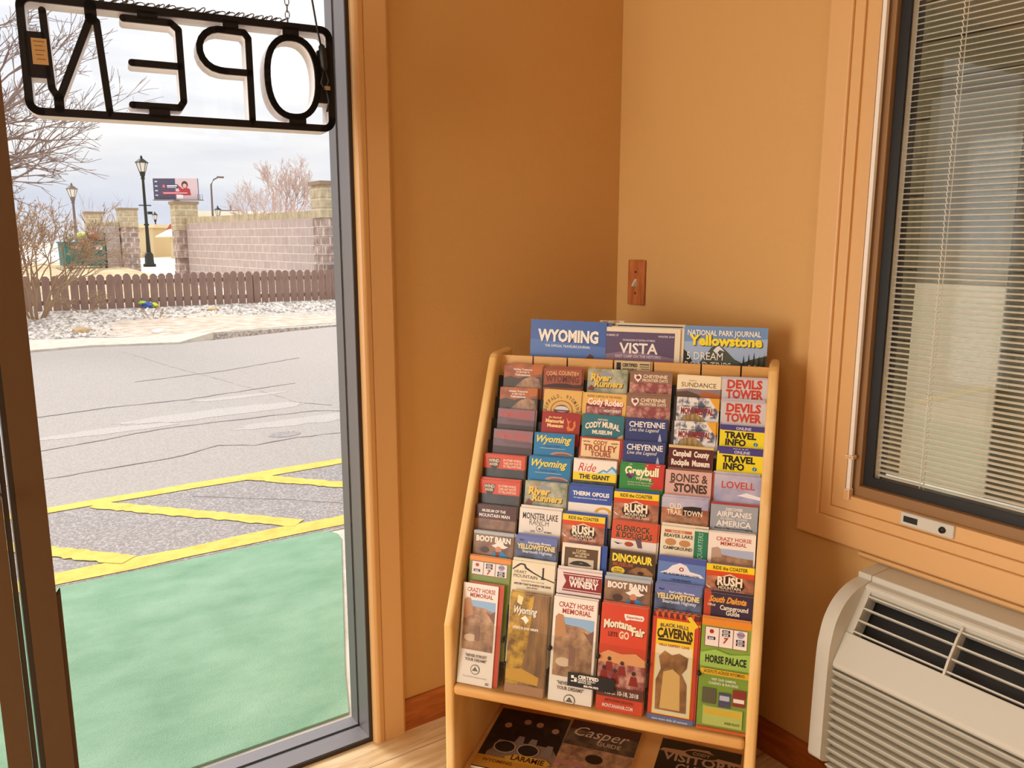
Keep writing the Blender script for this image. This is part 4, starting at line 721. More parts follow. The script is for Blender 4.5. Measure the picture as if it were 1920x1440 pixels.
both([(.4640, .2000), (.4955, .2000), (.4955, .178), (.4640, .178)]); both([(.4690, .030), (.5030, .030), (.5030, .009), (.4690, .009)]); both([(.5310, .1600), (.5560, .1700), (.5560, .0580), (.5290, .0580)])
fb.build('back_plate', sg); bd.build('letter_body', sg)
b = MB(); b.box((.0225, -.0012, .0885), (.0470, .0002, .1330), ink('#b08a55'))
for k in range(5): b.box((.026 + .0008 * k, -.0016, .127 - .0075 * k), (.043 - .003 * (k % 2), -.0011, .1282 - .0075 * k), ink('#6a4a2a'))
b.build('sticker', sg)
def link(mb, c, ax, side, ln, wd, r, m_):
    ax, side = Vector(ax).normalized(), Vector(side).normalized(); pts = [Vector(c) + ax * (ln * math.cos(t)) + side * (wd * math.sin(t)) for t in [2 * math.pi * k / 10 for k in range(11)]]
    mb.tube(pts, r, m_, 5, False)
M_CH = mat('dull zinc chain', '#6e6a66', .35, metal=.9)
chn = empty('hanging_chain', (.13, 1.735, 1.52), (0, 0, SA), 'thin zinc chain holding up the OPEN sign, spare length draped on it', 'chain')
b = MB()
for k in range(70): link(b, (.4775, .016, .2135 + .0125 * k), (0, 0, 1), (1, 0, 0) if k % 2 else (0, 1, 0), .0080, .0042, .0011, M_CH)
b.build('hanging_length', chn)
b = MB(); rg = random.Random(5)
for k in range(46):
    u = .062 + .0090 * k; a = rg.uniform(-.5, .5)
    link(b, (u, .006 + rg.uniform(0, .006), .2115 + rg.uniform(0, .002)), (1, a * .5, rg.uniform(.1, .8)), (0, 1, 0) if k % 2 else (0, .3, 1), .0078, .0046, .0011, M_CH)
b.build('draped_length', chn)
crd = empty('power_cord', (.13, 1.735, 1.52), (0, 0, SA), 'thin dark power cord with inline plug at the right end of the OPEN sign', 'cord')
b = MB(); b.tube([(.49, -.012, .93), (.505, -.012, .55), (.5210, -.012, .262), (.5290, -.013, .205), (.5365, -.013, .166)], .0020, M_BLACK, 7); b.build('cable', crd)
b = MB(); b.tube([(.5365, -.013, .170), (.5375, -.013, .166), (.5395, -.013, .150), (.5415, -.013, .128), (.5425, -.013, .120)], [.003, .0066, .0076, .0070, .004], M_BLACK, 12); b.build('plug', crd)
b = MB(); b.tube([(.5425, -.013, .122), (.5500, -.010, .100), (.5440, -.010, .085), (.5490, -.010, .060), (.5450, -.006, .040)], .0022, M_BLACK, 7); b.tube([(.5400, -.013, .120), (.5340, -.012, .095), (.5470, -.011, .075)], .0018, M_BLACK, 7)
b.box((.5400, -.013, .082), (.5520, -.004, .090), M_STEEL); b.build('loose_ends', crd)

# ================================================================== OUTDOORS
GZ = -.03
M_ASPH = mat('worn pale asphalt', '#b2aaa4', .95, spec=.1, noise=('#9a928d', 75, .38, .66), bump=(120, .3))
M_ASPH2 = mat('coarse grey asphalt', '#8e8786', .95, spec=.1, noise=('#bab3b0', 90, .46, .64), bump=(90, .5))
M_YEL = mat('yellow road paint', '#e0c062', .8, spec=.2, noise=('#cfaa4e', 14, .45, .75), bump=(60, .4))
M_CARP = mat('green outdoor carpet', '#7ea78b', 1, spec=.05, noise=('#9dc0a5', 5, .30, .70), bump=(260, .7), stretch=(.8, 1.3, 1))
M_CONC = mat('pale concrete', '#d2cabd', .9, spec=.1, noise=('#bfb5a6', 9, .4, .65))
M_DIRT = mat('dry tan dirt', '#b59f8c', 1, spec=.05, noise=('#d0c4b6', 5, .38, .62), bump=(40, .4))
M_GRAV = mat('pale gravel', '#c9c1b9', 1, spec=.1, noise=('#948a82', 26, .42, .62), bump=(30, 1))
M_STONE = [mat('stone %d' % i, c, .9, spec=.1) for i, c in enumerate(('#d8d0c8', '#b9b0a8', '#9a918a', '#e4ddd4'))]
def flat(name, poly, z, m_, thick=.02, parent=None):
    mb = MB(); mb.prism(poly, z - thick, z, m_, 'z'); return mb.build(name, parent)
struct(flat('ground', [(-200, -120), (220, -120), (220, 400), (-200, 400)], -.14, M_DIRT, .1))
struct(flat('sidewalk', [(-6, 1.912), (XW + .1, 1.912), (XW + .1, 3.40), (-6, 3.40)], -.034, M_CONC, .09))
cp = flat('carpet', [(-2.6, 1.965), (.80, 1.985), (.875, 2.19), (1.318, 3.28), (1.325, 3.34), (1.305, 3.385), (1.26, 3.405), (-2.6, 3.405)], -.026, M_CARP, .007); tag(cp, 'green outdoor carpet on the walkway outside the glass', 'carpet')
lot = struct(flat('parking_lot', [(-14, 3.40), (16, 3.40), (16, 11.9), (5.5, 11.9), (4.6, 11.75), (2.3, 10.95), (1.3, 11.25), (.6, 11.12), (-14, 11.1)], GZ, M_ASPH, .08))
struct(flat('parking_lot_apron', [(-6, 3.42), (6, 3.42), (6, 4.5), (-6, 4.44)], GZ + .0015, M_ASPH2, .01))
rgl = random.Random(11); LZ = GZ + .004
def worn(p0, p1, w0, w1, name):
    """a painted line with ragged edges"""
    n = 46; A, Bv = Vector(p0), Vector(p1); d = (Bv - A).normalized(); nn = Vector((-d.y, d.x)); L1 = []; L2 = []
    for k in range(n + 1):
        t = k / n; c = A.lerp(Bv, t); w = (w0 + (w1 - w0) * t) / 2
        L1.append(tuple(c + nn * (w + rgl.uniform(-.012, .006)))); L2.append(tuple(c - nn * (w + rgl.uniform(-.012, .006))))
    global LZ; LZ += .0005
    mb = MB(); vs = [(x, y, LZ) for x, y in L1] + [(x, y, LZ) for x, y in L2]
    mb.add(vs, [(k, k + 1, n + 2 + k, n + 1 + k) for k in range(n)], M_YEL); return mb.build(name, lot)
worn((-5, 3.475), (5.5, 3.515), .125, .135, 'line_marking'); worn((-5, 4.36), (6, 4.56), .10, .125, 'line_marking')
for p0, p1 in (((.47, 4.42), (1.225, 3.57)), ((1.235, 4.49), (2.02, 3.57)), ((-.28, 4.40), (.48, 3.54)), ((2.0, 4.5), (2.8, 3.56)), ((-1.05, 4.38), (-.28, 3.54))): worn(p0, p1, .105, .105, 'line_marking')
M_CRK = mat('tar dark crack', '#8a807d', 1)
def crack(pts, w):
    mb = MB(); P_ = []
    for (x0, y0), (x1, y1) in zip(pts[:-1], pts[1:]):
        m_ = max(3, int(math.hypot(x1 - x0, y1 - y0) / .08))
        P_ += [(x0 + (x1 - x0) * k / m_ + rgl.uniform(-.012, .012), y0 + (y1 - y0) * k / m_ + rgl.uniform(-.012, .012)) for k in range(m_)]
    vs = [(x, y - w * rgl.uniform(.3, 1) / 2, GZ + .003) for x, y in P_] + [(x, y + w * rgl.uniform(.3, 1) / 2, GZ + .003) for x, y in P_]; n = len(P_)
    mb.add(vs, [(k, k + 1, n + k + 1, n + k) for k in range(n - 1)], M_CRK); return mb.build('crack', lot)
crack([(-.5, 6.9), (.37, 6.93), (.89, 7.04), (1.5, 7.03), (2.6, 7.3)], .03); crack([(-.4, 5.7), (.36, 5.8), (1.09, 6.01), (1.54, 6.01), (2.23, 5.99), (2.8, 5.6)], .022); crack([(-.3, 5.0), (.32, 5.08), (1.05, 5.17), (1.3, 5.30), (1.51, 5.17), (1.82, 5.22), (2.3, 5.15)], .018)
crack([(1.56, 10.53), (1.81, 8.88), (2.11, 7.28), (2.24, 6.37), (2.48, 6.05)], .03); crack([(2.3, 5.18), (2.6, 5.6), (2.9, 5.5)], .016); crack([(1.3, 8.2), (2.2, 8.4), (3.2, 8.9)], .03); crack([(.9, 4.3), (1.3, 3.95), (1.62, 3.62)], .012)
mb = MB(); mb.prism([(1.77 + .11 * math.cos(R_(20 * k)), 5.36 + .085 * math.sin(R_(20 * k))) for k in range(18)], GZ - .01, GZ + .003, M_ASPH2, 'z'); mb.build('patch', lot)
for px_, py_, rx_, ry_ in ((1.55, 6.35, .75, .16), (.8, 6.15, .5, .1), (2.1, 5.7, .6, .13), (1.9, 6.9, .4, .07)):
    mb = MB(); mb.prism([(px_ + rx_ * math.cos(R_(12 * k)) * rgl.uniform(.8, 1.1), py_ + ry_ * math.sin(R_(12 * k)) * rgl.uniform(.7, 1.2)) for k in range(30)], GZ - .01, GZ + .0018, mat('bleached asphalt', '#bcb4af', .95, spec=.1, noise=('#a39b96', 75, .4, .66)), 'z'); mb.build('patch', lot)
# planting strip with gravel and bare dirt in front of the fence
struct(flat('kerb', [(-14, 11.1), (.6, 11.1), (1.3, 11.23), (2.3, 10.93), (3.0, 11.9), (1.9, 11.85), (.7, 12.3), (-14, 12.4)], -.005, M_CONC, .1))
struct(flat('planting_strip', [(-14, 11.3), (4.9, 11.9), (16, 12.1), (16, 19), (-14, 19)], -.015, M_GRAV, .1))
mb = MB(); mb.prism([(.9, 13.2), (1.5, 13.8), (2.2, 14.4), (3.1, 15.3), (3.9, 15.2), (4.1, 14.1), (5.6, 13.3), (5.2, 12.2), (3.2, 11.9), (2.2, 11.6), (1.4, 12.3)], -.02, -.008, M_DIRT, 'z'); struct(mb.build('dirt_patch'))
mb = MB(); rs = random.Random(21)
def stone(mb, x, y, z, r, m_):
    k = [r * rs.uniform(.7, 1.2) for _ in range(6)]
    mb.add([(x + k[0], y, z), (x - k[1], y, z), (x, y + k[2], z), (x, y - k[3], z), (x, y, z + k[4] * .7), (x, y, z - .01)], [(0, 2, 4), (2, 1, 4), (1, 3, 4), (3, 0, 4)], m_)
for _ in range(2300):
    if rs.random() < .7: x = rs.uniform(.6, 7.4); y = rs.uniform(14.4, 16.8) + .25 * (x - 3) * 0
    else: x = rs.uniform(.5, 1.9); y = rs.uniform(12.3, 14.8)
    stone(mb, x, y, -.012, rs.uniform(.02, .05), rs.choice(M_STONE))
tag(mb.build('gravel'), kind='stuff')
for x, y, r, lab in ((3.9, 15.6, .12, 'tan rock on the gravel near the fence'), (1.43, 13.0, .15, 'tan rock on the dirt left of the dry sprig'), (2.3, 12.3, .10, 'white stone on the dirt by the kerb')):
    mb = MB(); bm = bmesh.new(); bmesh.ops.create_icosphere(bm, subdivisions=2, radius=r)
    for v in bm.verts: v.co *= rs.uniform(.82, 1.1); v.co.z *= .45
    me = bpy.data.meshes.new('rock'); bm.to_mesh(me); bm.free(); me.materials.append(mat('tan rock', '#b79a72', .9) if 'tan' in lab else M_STONE[3])
    o = bpy.data.objects.new('rock', me); COL.objects.link(o); o.location = (x, y, -.0); tag(o, lab, 'rock')
# picket fence
fn = empty('picket_fence', (1.97, 17.20, -.03), (0, 0, math.atan2(-.33, 4.79)), 'low brown picket fence with rounded tops along the gravel strip', 'fence')
M_PICK = mat('weathered brown fence paint', '#8c7268', .85, spec=.15, noise=('#9d867b', 3, .42, .7), stretch=(4, 1, 1))
pk = MB(); wp = .136; hp = .665; pk.prism([(-wp / 2, .0), (wp / 2, .0), (wp / 2, hp - .05), (wp / 2 - .03, hp - .012), (.022, hp), (-.022, hp), (-wp / 2 + .03, hp - .012), (-wp / 2, hp - .05)], 0, .018, M_PICK, 'y')
p0 = None; rp = random.Random(9)
for k in range(-12, 62):
    if p0 is None: p0 = pk.build('picket', fn); o = p0
    else: o = p0.copy(); COL.objects.link(o); o.parent = fn
    o.location = (k * .1535 + rp.uniform(-.006, .006), rp.uniform(0, .006), rp.uniform(-.01, .012) + .0008 * k); o.rotation_euler = (0, rp.uniform(-.012, .012), 0)
for z in (.16, .52):
    mb = MB(); mb.box((-1.95, .024, z - .04), (9.5, .062, z + .04), M_PICK); mb.build('rail', fn)
for x in (-1.6, .75, 3.1, 5.45, 7.8):
    mb = MB(); mb.box((x, .06, 0), (x + .09, .15, .60), M_PICK); mb.build('post', fn)
# crumpled bag by the fence
bg_ = empty('plastic_bag', (3.02, 16.95, -.01), label='crumpled blue and yellow plastic bag on the gravel by the fence', cat='bag')
for nm_, off, r, c in (('blue_side', (0, 0, .05), .13, '#2c5fb4'), ('yellow_side', (.12, -.01, .045), .10, '#d4d83a'), ('top_fold', (-.08, .0, .10), .08, '#a8c83a')):
    bm = bmesh.new(); bmesh.ops.create_icosphere(bm, subdivisions=2, radius=r)
    for v in bm.verts: v.co *= rs.uniform(.7, 1.2); v.co.z *= .55
    me = bpy.data.meshes.new(nm_); bm.to_mesh(me); bm.free(); me.materials.append(mat('bag ' + nm_, c, .4)); o = bpy.data.objects.new(nm_, me); COL.objects.link(o); o.parent = bg_; o.location = off
# back yard behind the fence, street beyond
mb = MB(); mb.add([(-14, 17.6, -.06), (5.3, 17.6, -.06), (5.3, 33, .27), (-14, 33, .27), (5.3, 42, .27), (-14, 42, .27)], [(0, 1, 2, 3), (3, 2, 4, 5)], mat('dry lawn', '#cdb899', 1, spec=.05, noise=('#b39c78', 1.2, .4, .65))); struct(mb.build('lawn'))
struct(flat('street', [(5.3, 18), (60, 18), (220, 60), (220, 300), (-60, 300), (-60, 42.2), (5.3, 42.2)], -.03, mat('bright concrete street', '#e6dfd2', .9, spec=.1), .08))
M_PINK = block('painted block wall', '#bdaaa5', '#c4b2ac', '#dccfc9', .42, .20, .012, bump=.12)
M_SPLIT = block('split face block', '#a88f86', '#c2aaa0', '#e0d0c6', .30, .20, .022, bump=.55)
M_TANB = block('tan split block', '#bfae90', '#c8b99a', '#dacdb4', .34, .22, .012, bump=.3)
def pillar(x, y, w, lab, rz=0, top=2.58, tan_from=1.9):
    r = empty('masonry_pillar', (x, y, GZ), (0, 0, rz), lab, 'pillar', 'masonry pillars along the block wall')
    mb = MB(); h = w / 2; n = int(tan_from / .2); q = random.Random(int(x * 10))
    for k in range(n):
        e_ = q.uniform(-.02, .02); mb.box((-h + e_, -h + e_, .2 * k), (h + e_, h + e_, .2 * k + .188), M_SPLIT)
    mb.box((-h + .03, -h + .03, 0), (h - .03, h - .03, tan_from), M_CONC); mb.build('shaft', r)
    mb = MB(); z = .2 * n
    while z < top - .1:
        mb.box((-h - .015, -h - .015, z), (h + .015, h + .015, min(z + .22, top) - .006), M_TANB); z += .22
    mb.box((-h, -h, .2 * n), (h, h, top - .04), M_TANB); mb.build('top_blocks', r)
    mb = MB(); mb.box((-h - .05, -h - .05, top - .05), (h + .05, h + .05, top + .03), mat('brown coping', '#94806c', .9)); mb.build('coping', r)
pillar(7.06, 17.46, .62, 'nearest masonry pillar, at the right edge of the glass', 0, 2.56)
pillar(5.86, 25.95, .62, 'masonry pillar below the billboard', 0, 2.42, 1.6)
pillar(5.74, 34.8, .62, 'masonry pillar left of the tall lamp post', 0, 2.50, 1.9)
pillar(5.08, 38.9, .62, 'far masonry pillar behind the dumpster', 0, 2.46, 1.9)
def wall_run(p, q, h, lab):
    d = Vector(q) - Vector(p); L_ = d.length; mb = MB(); mb.box((0, -.1, 0), (L_, .1, h - .16), M_PINK)
    for k in range(int(L_ / .4) + 1): mb.box((.4 * k + .008, -.11, h - .16), (min(.4 * k + .392, L_), .11, h), M_TANB)
    o = mb.build('block_wall', loc=(p[0], p[1], GZ), rot=(0, 0, math.atan2(d.y, d.x))); return tag(o, lab, 'wall')
wall_run((5.92, 25.62), (6.90, 17.75), 1.97, 'long pinkish block wall between the two nearest pillars')
wall_run((4.35, 35.1), (5.43, 34.85), 2.0, 'short pinkish block wall right of the dumpster')
wall_run((7.4, 17.4), (13, 17.0), 1.97, 'pinkish block wall continuing right of the nearest pillar')
wb = empty('wall_box', (4.72, 34.88, 1.25), label='dark metal box on the block wall right of the dumpster', cat='box')
mb = MB(); mb.box((-.16, -.14, 0), (.16, .02, .32), M_BLACK); mb.build('housing', wb); mb = MB(); mb.box((-.13, -.16, .03), (.13, -.139, .29), M_STONE[2]); mb.build('cover', wb)
# dumpster
dm = empty('dumpster', (4.0, 33.6, .27), (0, 0, .08), 'dark green dumpster with white and yellow stickers beyond the fence', 'dumpster')
M_DUMP = mat('dark green dumpster paint', '#1f6460', .6, noise=('#2d7a70', 3, .4, .7))
mb = MB(); mb.prism([(-.55, .08), (.50, .08), (.62, .92), (-.62, .92)], -.75, .58, M_DUMP, 'x')
for x in (-.5, 0, .5): mb.box((x - .03, -.60, .1), (x + .03, -.5, .9), M_DUMP)
mb.build('bin', dm); mb = MB(); mb.box((-.80, -.65, .90), (.63, .55, .95), M_DUMP); mb.build('rim', dm)
mb = MB(); mb.box((.585, -.56, .0), (.63, -.3, .9), M_BLACK); mb.build('side_channel', dm)
mb = MB(); mb.box((.25, -.628, .66), (.48, -.60, .82), M_WHITEV); mb.build('sticker', dm); mb = MB(); mb.box((-.10, -.622, .68), (.10, -.60, .80), ink('#d8b43a')); mb.build('sticker', dm); mb = MB(); mb.box((-.55, -.622, .70), (-.30, -.60, .80), ink('#c8a49a')); mb.build('sticker', dm)
for x in (-.6, .42):
    mb = MB(); mb.tube([(x, -.35, .045), (x + .06, -.35, .045)], .045, M_BLACK, 12); mb.build('wheel', dm)
rt = random.Random(4)
for x, y, r, c, lab in ((-.08, -.28, .18, '#c2d86a', 'pale green rubbish bag heaped on the dumpster'), (.34, -.16, .18, '#a85a34', 'rust brown rubbish bag heaped on the dumpster'), (.14, .22, .18, '#30363c', 'black rubbish bag at the top of the dumpster heap'), (-.46, .05, .18, '#d8d4d0', 'white rubbish bag at the left of the dumpster heap')):
    bm = bmesh.new(); bmesh.ops.create_icosphere(bm, subdivisions=2, radius=r)
    for v in bm.verts: v.co *= rt.uniform(.8, 1.15)
    me = bpy.data.meshes.new('rubbish_bag'); bm.to_mesh(me); bm.free(); me.materials.append(mat('bag ' + c, c, .5)); o = bpy.data.objects.new('rubbish_bag', me); COL.objects.link(o); o.location = (4.0 + x, 33.6 + y, 1.23 + r * .95 + (.03 if 'top' in lab else 0)); tag(o, lab, 'bag')
# lamp posts
M_IRON = mat('dark green black iron', '#1e2624', .6, spec=.3)
M_LGL = mat('milky lantern glass', '#d8d2c8', .4)
def lamp_post(x, y, z0, z1, lab, s=1.0, m_=None):
    m_ = m_ or M_IRON; H = z1 - z0; r = empty('street_lamp', (x, y, z0), label=lab, cat='street lamp')
    mb = MB(); mb.lathe([(.30 * s, 0), (.30 * s, .12), (.22 * s, .16), (.20 * s, .6), (.14 * s, .68), (.12 * s, .72)], m_, sides=12); mb.build('base', r)
    mb = MB(); mb.lathe([(.11 * s, .70), (.085 * s, 1.5), (.08 * s, 2.0), (.12 * s, 2.02), (.12 * s, 2.08), (.075 * s, 2.1), (.06 * s, H - 1.15), (.09 * s, H - 1.13), (.09 * s, H - 1.05), (.06 * s, H - 1.0)] if H > 4 else [(.10 * s, .7), (.06 * s, H - .9)], m_, sides=12); mb.build('pole', r)
    k = .9 if H < 4 else 1
    mb = MB(); mb.lathe([(.10 * s, H - 1.0 * k), (.14 * s, H - .80 * k), (.15 * s, H - .78 * k)], m_, sides=6, smooth=False)
    for i in range(6): a = R_(60 * i); mb.tube([(.14 * s * math.cos(a), .14 * s * math.sin(a), H - .78 * k), (.26 * s * math.cos(a), .26 * s * math.sin(a), H - .36 * k)], .014 * s, m_, 4)
    mb.build('lantern_frame', r)
    mb = MB(); mb.lathe([(.13 * s, H - .78 * k), (.25 * s, H - .36 * k)], M_LGL, sides=6, smooth=False); mb.build('lantern_glass', r)
    mb = MB(); mb.lathe([(.31 * s, H - .36 * k), (.31 * s, H - .33 * k), (.12 * s, H - .18 * k), (.05 * s, H - .14 * k), (.06 * s, H - .08 * k), (.01 * s, H)], m_, sides=6, smooth=False); mb.build('lantern_cap', r)
    return r
lp = lamp_post(8.0, 43.4, GZ, 5.32, 'tall dark iron street lamp with lantern, in the gap between pillars')
mb = MB(); mb.box((-.28, -.03, 2.95), (.28, .03, 3.0), M_IRON); mb.box((.1, -.09, 2.55), (.3, .09, 2.68), M_IRON); mb.build('bracket', lp)
M_FADE = mat('weathered lamp paint', '#6a5a55', .7)
lamp_post(5.85, 52.0, GZ, 4.42, 'faded street lamp behind the bare bush', 1.0, M_FADE)
lamp_post(15.45, 58.5, GZ, 3.63, 'small street lamp behind the long block wall', .8); lamp_post(14.8, 76.3, GZ, 3.7, 'distant street lamp in the gap beside the tall lamp', .8)
cb = empty('roadway_light', (14.9, 57.9, GZ), label='thin grey roadway light with curved arm right of the billboard', cat='street lamp')
mb = MB(); mb.tube([(0, 0, 0), (.05, 0, 5.0), (.25, .04, 5.35), (.6, .1, 5.52)], [.09, .06, .045, .04], M_FADE, 8); mb.build('pole', cb); mb = MB(); mb.box((.5, .05, 5.47), (.95, .17, 5.58), M_FADE); mb.build('lamp_head', cb)
up = empty('utility_pole', (34.9, 125, GZ), label='distant utility pole with crossarm above the long roof', cat='pole')
mb = MB(); mb.tube([(0, 0, 0), (0, 0, 6.35)], .16, M_FADE, 8); mb.build('post', up); mb = MB(); mb.box((-1.6, -.06, 5.5), (1.6, .06, 5.65), M_FADE); mb.build('crossarm', up)
# billboard
bx = Vector((23.41 - 19.39, 96.31 - 99.11, 0)); ba = math.atan2(bx.y, bx.x); bb = empty('billboard', (21.35, 97.6, GZ), (0, 0, ba), 'wide grey and pink billboard on a post above the pillar', 'billboard')
mb = MB(); mb.box((-2.5, -.1, 5.75), (2.5, .15, 8.05), ink('#4c4a60')); bp = mb.build('panel', bb)
mb = MB()
def bq(x0, z0, x1, z1, c, d=.11): mb.add([(x0, -d, z0), (x1, -d, z0), (x1, -d, z1), (x0, -d, z1)], [(0, 1, 2, 3)], ink(c))
bq(0, 5.75, 2.5, 8.05, '#cdb4b8'); bq(-1.5, 6.3, 1.5, 6.62, '#b8324a', .115); bq(-1.1, 6.95, .3, 7.4, '#3a3c5a', .115); bq(-.95, 7.18, .2, 7.30, '#e6e2ea', .12); bq(-.95, 7.02, .1, 7.10, '#c8c4d4', .12); bq(-1.4, 6.42, 1.3, 6.50, '#e8c8ce', .12); bq(.1, 5.85, .8, 6.25, '#ece4e4', .12)
for k in range(4): bq(-2.3, 6.15 + .5 * k, -2.0, 6.28 + .5 * k, '#c8c8d6', .115)
for cx_, cz_, r, c, d in ((-1.3, 7.2, .16, '#d8606a', .118), (1.05, 7.36, .36, '#4a2c2c', .118), (1.05, 7.25, .22, '#d8a890', .122)): mb.add([(cx_ + r * math.cos(R_(20 * k)), -d, cz_ + r * 1.1 * math.sin(R_(20 * k))) for k in range(18)], [tuple(range(18))], ink(c))
mb.add([(.6, -.119, 6.2), (1.7, -.119, 6.2), (1.6, -.119, 6.9), (1.2, -.119, 7.05), (.8, -.119, 6.9), (.35, -.119, 7.3), (.25, -.119, 7.2)], [tuple(range(7))], ink('#a83440')); mb.build('poster', bb)
mb = MB(); mb.box((-.25, -.1, 0), (.25, .2, 5.75), M_FADE); mb.build('post', bb); mb = MB(); mb.box((-2.4, -.7, 5.62), (3.1, -.1, 5.70), M_FADE)
for x in (2.55, 2.8, 3.05): mb.tube([(x, -.4, 5.7), (x, -.4, 6.3)], .03, M_FADE, 5)
mb.build('catwalk', bb)
# buildings across the street
M_CRW = mat('cream stucco', '#e0cfb0', .9); M_TAN2 = mat('tan stucco', '#d2bd96', .9); M_ROOF = mat('cream metal roof', '#f0e6d4', .7); M_RED = mat('red trim', '#b04a38', .7)
def bld(name_lab, x, y, rz, boxes):
    r = empty('building', (x, y, GZ), (0, 0, rz), name_lab, 'building')
    for nm_, lo, hi, m_ in boxes: mb = MB(); mb.box(lo, hi, m_); mb.build(nm_, r)
    return r
bld('tan building just left of the tall lamp post', 11.0, 66.4, -.5, [('wall', (-2.5, 0, 0), (1.7, 5, 2.2), M_TAN2), ('roof', (-2.7, -.2, 2.2), (1.9, 5.2, 2.45), M_CRW)])
r = bld('cream canopied building with red trim in the gap', 12.9, 61.4, -.5, [('wall', (-.5, 1.2, 0), (2.4, 2.4, 2.3), M_TAN2), ('post', (-.1, .0, 0), (.1, .2, 1.6), M_TAN2), ('post', (.8, .0, 0), (1.0, .2, 1.6), M_TAN2), ('tower', (-.2, 1.4, 2.3), (1.8, 2.3, 3.05), M_CRW)])
mb = MB(); mb.add([(-1.0, -.3, 1.55), (2.7, -.3, 1.55), (2.5, 1.6, 2.5), (.2, 1.6, 2.5)], [(0, 1, 2, 3)], M_ROOF); mb.box((-1.0, -.3, 1.48), (2.7, 1.2, 1.55), M_CRW); mb.build('canopy', r)
mb = MB(); mb.prism([(.45, 3.05), (1.15, 3.05), (.8, 3.4)], 1.4, 1.6, M_RED, 'y'); mb.prism([(-.3, 2.0), (.35, 2.15), (.3, 2.45), (.0, 2.4)], -.1, .0, M_RED, 'y'); mb.build('red_trim', r)
bld('long low building with cream roof behind the block wall', 15.2, 64.1, math.atan2(59.5 - 63.9, 21.57 - 15.38), [('wall', (-.3, .3, 0), (16, 8, 2.5), M_TAN2), ('roof', (-.6, -.1, 2.5), (16.5, 8.4, 3.42), M_ROOF)])

# bare trees and shrubs: each grown as one branching skeleton
def grow(mb, rg, p, d, ln, r, lev, m_, spread=.5, upb=.12, kids=(2, 3), shrink=.74, sides=5, minr=.002):
    n = 3; pts = [p]; q = p.copy(); dd = d.copy()
    for _ in range(n):
        dd = (dd + Vector((rg.gauss(0, .10), rg.gauss(0, .10), rg.gauss(0, .08) + upb * .3))).normalized(); q = q + dd * ln / n; pts.append(q.copy())
    mb.tube(pts, [r, r * .9, r * .8, r * .7], m_, max(3, sides), False)
    if lev <= 0: return
    for _ in range(rg.randint(*kids)):
        t = rg.choice((1, 1, .66, .8)); base = pts[-1] if t == 1 else pts[2]
        nd = (dd + Vector((rg.gauss(0, spread), rg.gauss(0, spread), rg.gauss(0, spread) + upb))).normalized()
        grow(mb, rg, base, nd, ln * shrink * rg.uniform(.75, 1.15), max(minr, r * .62), lev - 1, m_, spread, upb, kids, shrink, sides - 1, minr)
M_BARK = mat('grey brown bark', '#8e7a72', .95); M_TWIG = mat('tan twig', '#a58a70', .95); M_TWIGR = mat('orange tan dry leaf', '#b8906a', .95); M_PALEB = mat('pale pinkish bark', '#c4aaa0', .95)
tr = empty('bare_tree', (-.55, 13.0, 0), label='large bare tree whose branches reach in over the bush', cat='tree', group='bare trees')
rg = random.Random(12); mb = MB(); mb.tube([(0, 0, -.1), (.03, 0, 1.0), (.10, .02, 2.0)], [.20, .17, .15], M_BARK, 8); mb.build('trunk', tr)
mb = MB()
for z, d, ln, lv in ((1.8, (1, .1, .10), .80, 5), (2.0, (1, -.2, .55), .95, 6), (2.0, (.7, .4, 1.1), 1.1, 6), (2.0, (.3, -.3, 1.4), 1.2, 6), (1.9, (.9, .5, .3), .85, 5), (1.9, (1, .2, .75), 1.0, 6), (2.0, (.8, -.1, .9), 1.05, 6), (1.7, (1, -.3, .3), .8, 5), (2.0, (-.6, .2, 1.2), 1.1, 4)):
    grow(mb, rg, Vector((.08, 0, z)), Vector(d).normalized(), ln, .045, lv, M_BARK, .34, .07, (2, 3), .78, 5, .0045)
mb.build('branches', tr)
def shrub(x, y, h, n, lab, seed, m_, spread=.45, lv=4, leaf=None, tilt=.5, rad=.018, lean=(0, 0)):
    r = empty('bare_shrub', (x, y, -.02), label=lab, cat='shrub', group='bare shrubs'); rg = random.Random(seed); mb = MB(); lf = MB()
    for k in range(n):
        a = rg.uniform(0, 6.28); d = Vector((math.cos(a) * tilt + lean[0], math.sin(a) * tilt + lean[1], 1)).normalized()
        grow(mb, rg, Vector((.10 * math.cos(a), .10 * math.sin(a), 0)), d, h * .34, rad, lv, m_, spread, .08, (2, 3), .72, 4, .0042)
    o = mb.build('stems', r)
    if leaf:
        vs = [v for v in mb.v if v[2] > h * .45]
        for _ in range(leaf):
            p = Vector(rg.choice(vs)) + Vector((rg.gauss(0, .02),) * 3); s_ = rg.uniform(.012, .028); u = Vector((rg.gauss(0, 1), rg.gauss(0, 1), rg.gauss(0, 1))).normalized() * s_; w_ = u.orthogonal().normalized() * s_ * .6
            lf.add([p - u, p + w_, p + u, p - w_], [(0, 1, 2, 3)], M_TWIGR)
        tag(lf.build('leaves', r), kind='stuff')
    return r
shrub(1.05, 15.6, 2.35, 11, 'large tan bare bush in front of the fence at the left', 31, M_TWIG, .40, 5, 1100, .5, .024, (.08, 0))
shrub(.45, 15.2, 2.2, 10, 'tan bare bush at the left edge beside the large bush', 37, M_TWIG, .42, 5, 900, .5, .02)
shrub(1.9, 16.6, .62, 8, 'low tangle of dry twigs at the foot of the picket fence', 33, M_TWIG, .6, 4, None, 1.3, .007)
shrub(2.72, 14.7, .34, 5, 'small dry sprig on the dirt in front of the fence', 34, M_TWIG, .4, 2, None, .5, .006)
shrub(5.25, 32.6, 1.4, 7, 'thin leafless creeper stems in front of the third pillar', 35, M_TWIG, .45, 4, None, .5, .008)
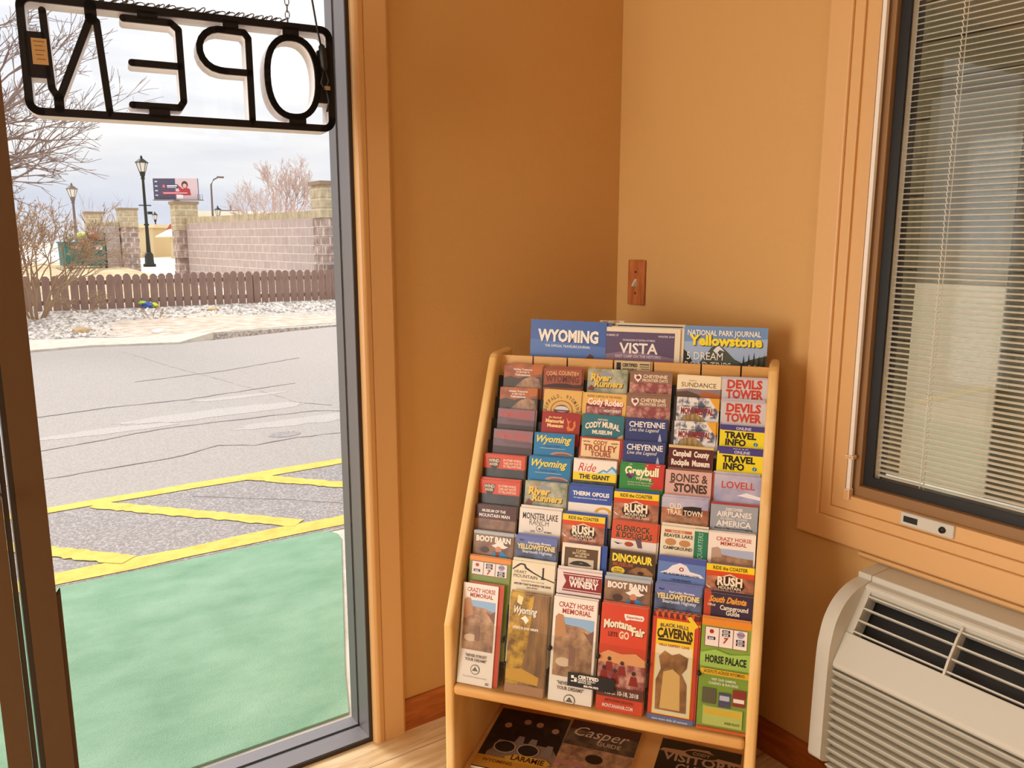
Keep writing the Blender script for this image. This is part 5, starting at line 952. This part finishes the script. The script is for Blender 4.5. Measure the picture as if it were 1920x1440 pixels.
shrub(6.3, 45.5, 4.2, 12, 'distant fan of thin bare twigs behind the dumpster', 36, M_TWIG, .25, 3, None, .45, .02)
def tree(x, y, h, lab, seed, m_, n=5, lv=6, tilt=.35, spread=.32, rad=.08, base=.9):
    r = empty('bare_tree', (x, y, GZ), label=lab, cat='tree', group='bare trees'); rg = random.Random(seed)
    mb = MB(); mb.tube([(0, 0, 0), (.02, 0, base)], [rad * 1.8, rad * 1.5], m_, 8); mb.build('trunk', r); mb = MB()
    for k in range(n):
        a = rg.uniform(0, 6.28); d = Vector((math.cos(a) * tilt, math.sin(a) * tilt, 1)).normalized()
        grow(mb, rg, Vector((0, 0, base)), d, h * .27, rad, lv, m_, spread, .10, (2, 3), .76, 5, .010)
    mb.build('branches', r)
tree(17.4, 50.4, 6.0, 'tall pale bare tree behind the block wall, nearest the frame', 41, M_PALEB, 6, 6, .35, .30, .08, 1.4); tree(14.35, 45.9, 4.45, 'wide pale bare tree behind the block wall, left of the tall one', 43, M_PALEB, 6, 5, .65, .34, .06, 1.0)
tree(23.2, 56.5, 6.0, 'pale bare tree behind the nearest masonry pillar', 45, M_PALEB, 5, 5, .5, .34, .06)
# what stands outside the blind window
M_OLIVE = mat('olive brown siding', '#4d4224', .9, noise=('#40371e', 1.5, .4, .7))
r = empty('building', (4.4, 0, -.06), label='olive brown building wing seen through the blind', cat='building')
mb = MB(); mb.box((0, -6, 0), (.3, 1.75, 4.5), M_OLIVE)
for k in range(22): mb.box((-.012, -6, .2 * k), (0, 1.75, .2 * k + .19), M_OLIVE)
mb.box((0, 1.75, 0), (.3, 6, 4.5), M_OLIVE)
for k in range(22): mb.box((-.012, 1.75, .2 * k), (0, 3.9, .2 * k + .19), M_OLIVE)
mb.build('wall', r); mb = MB(); mb.box((-.03, 1.95, 0), (-.012, 2.42, 1.12), mat('pale painted door', '#a89d80', .7)); mb.box((-.024, 1.95, 1.12), (-.012, 2.42, 2.1), mat('dull storm door glass', '#5a5136', .5)); mb.build('door', r)
struct(flat('side_path', [(1.73, -6), (4.38, -6), (4.38, 3.4), (1.73, 3.4)], -.05, M_CONC, .06))
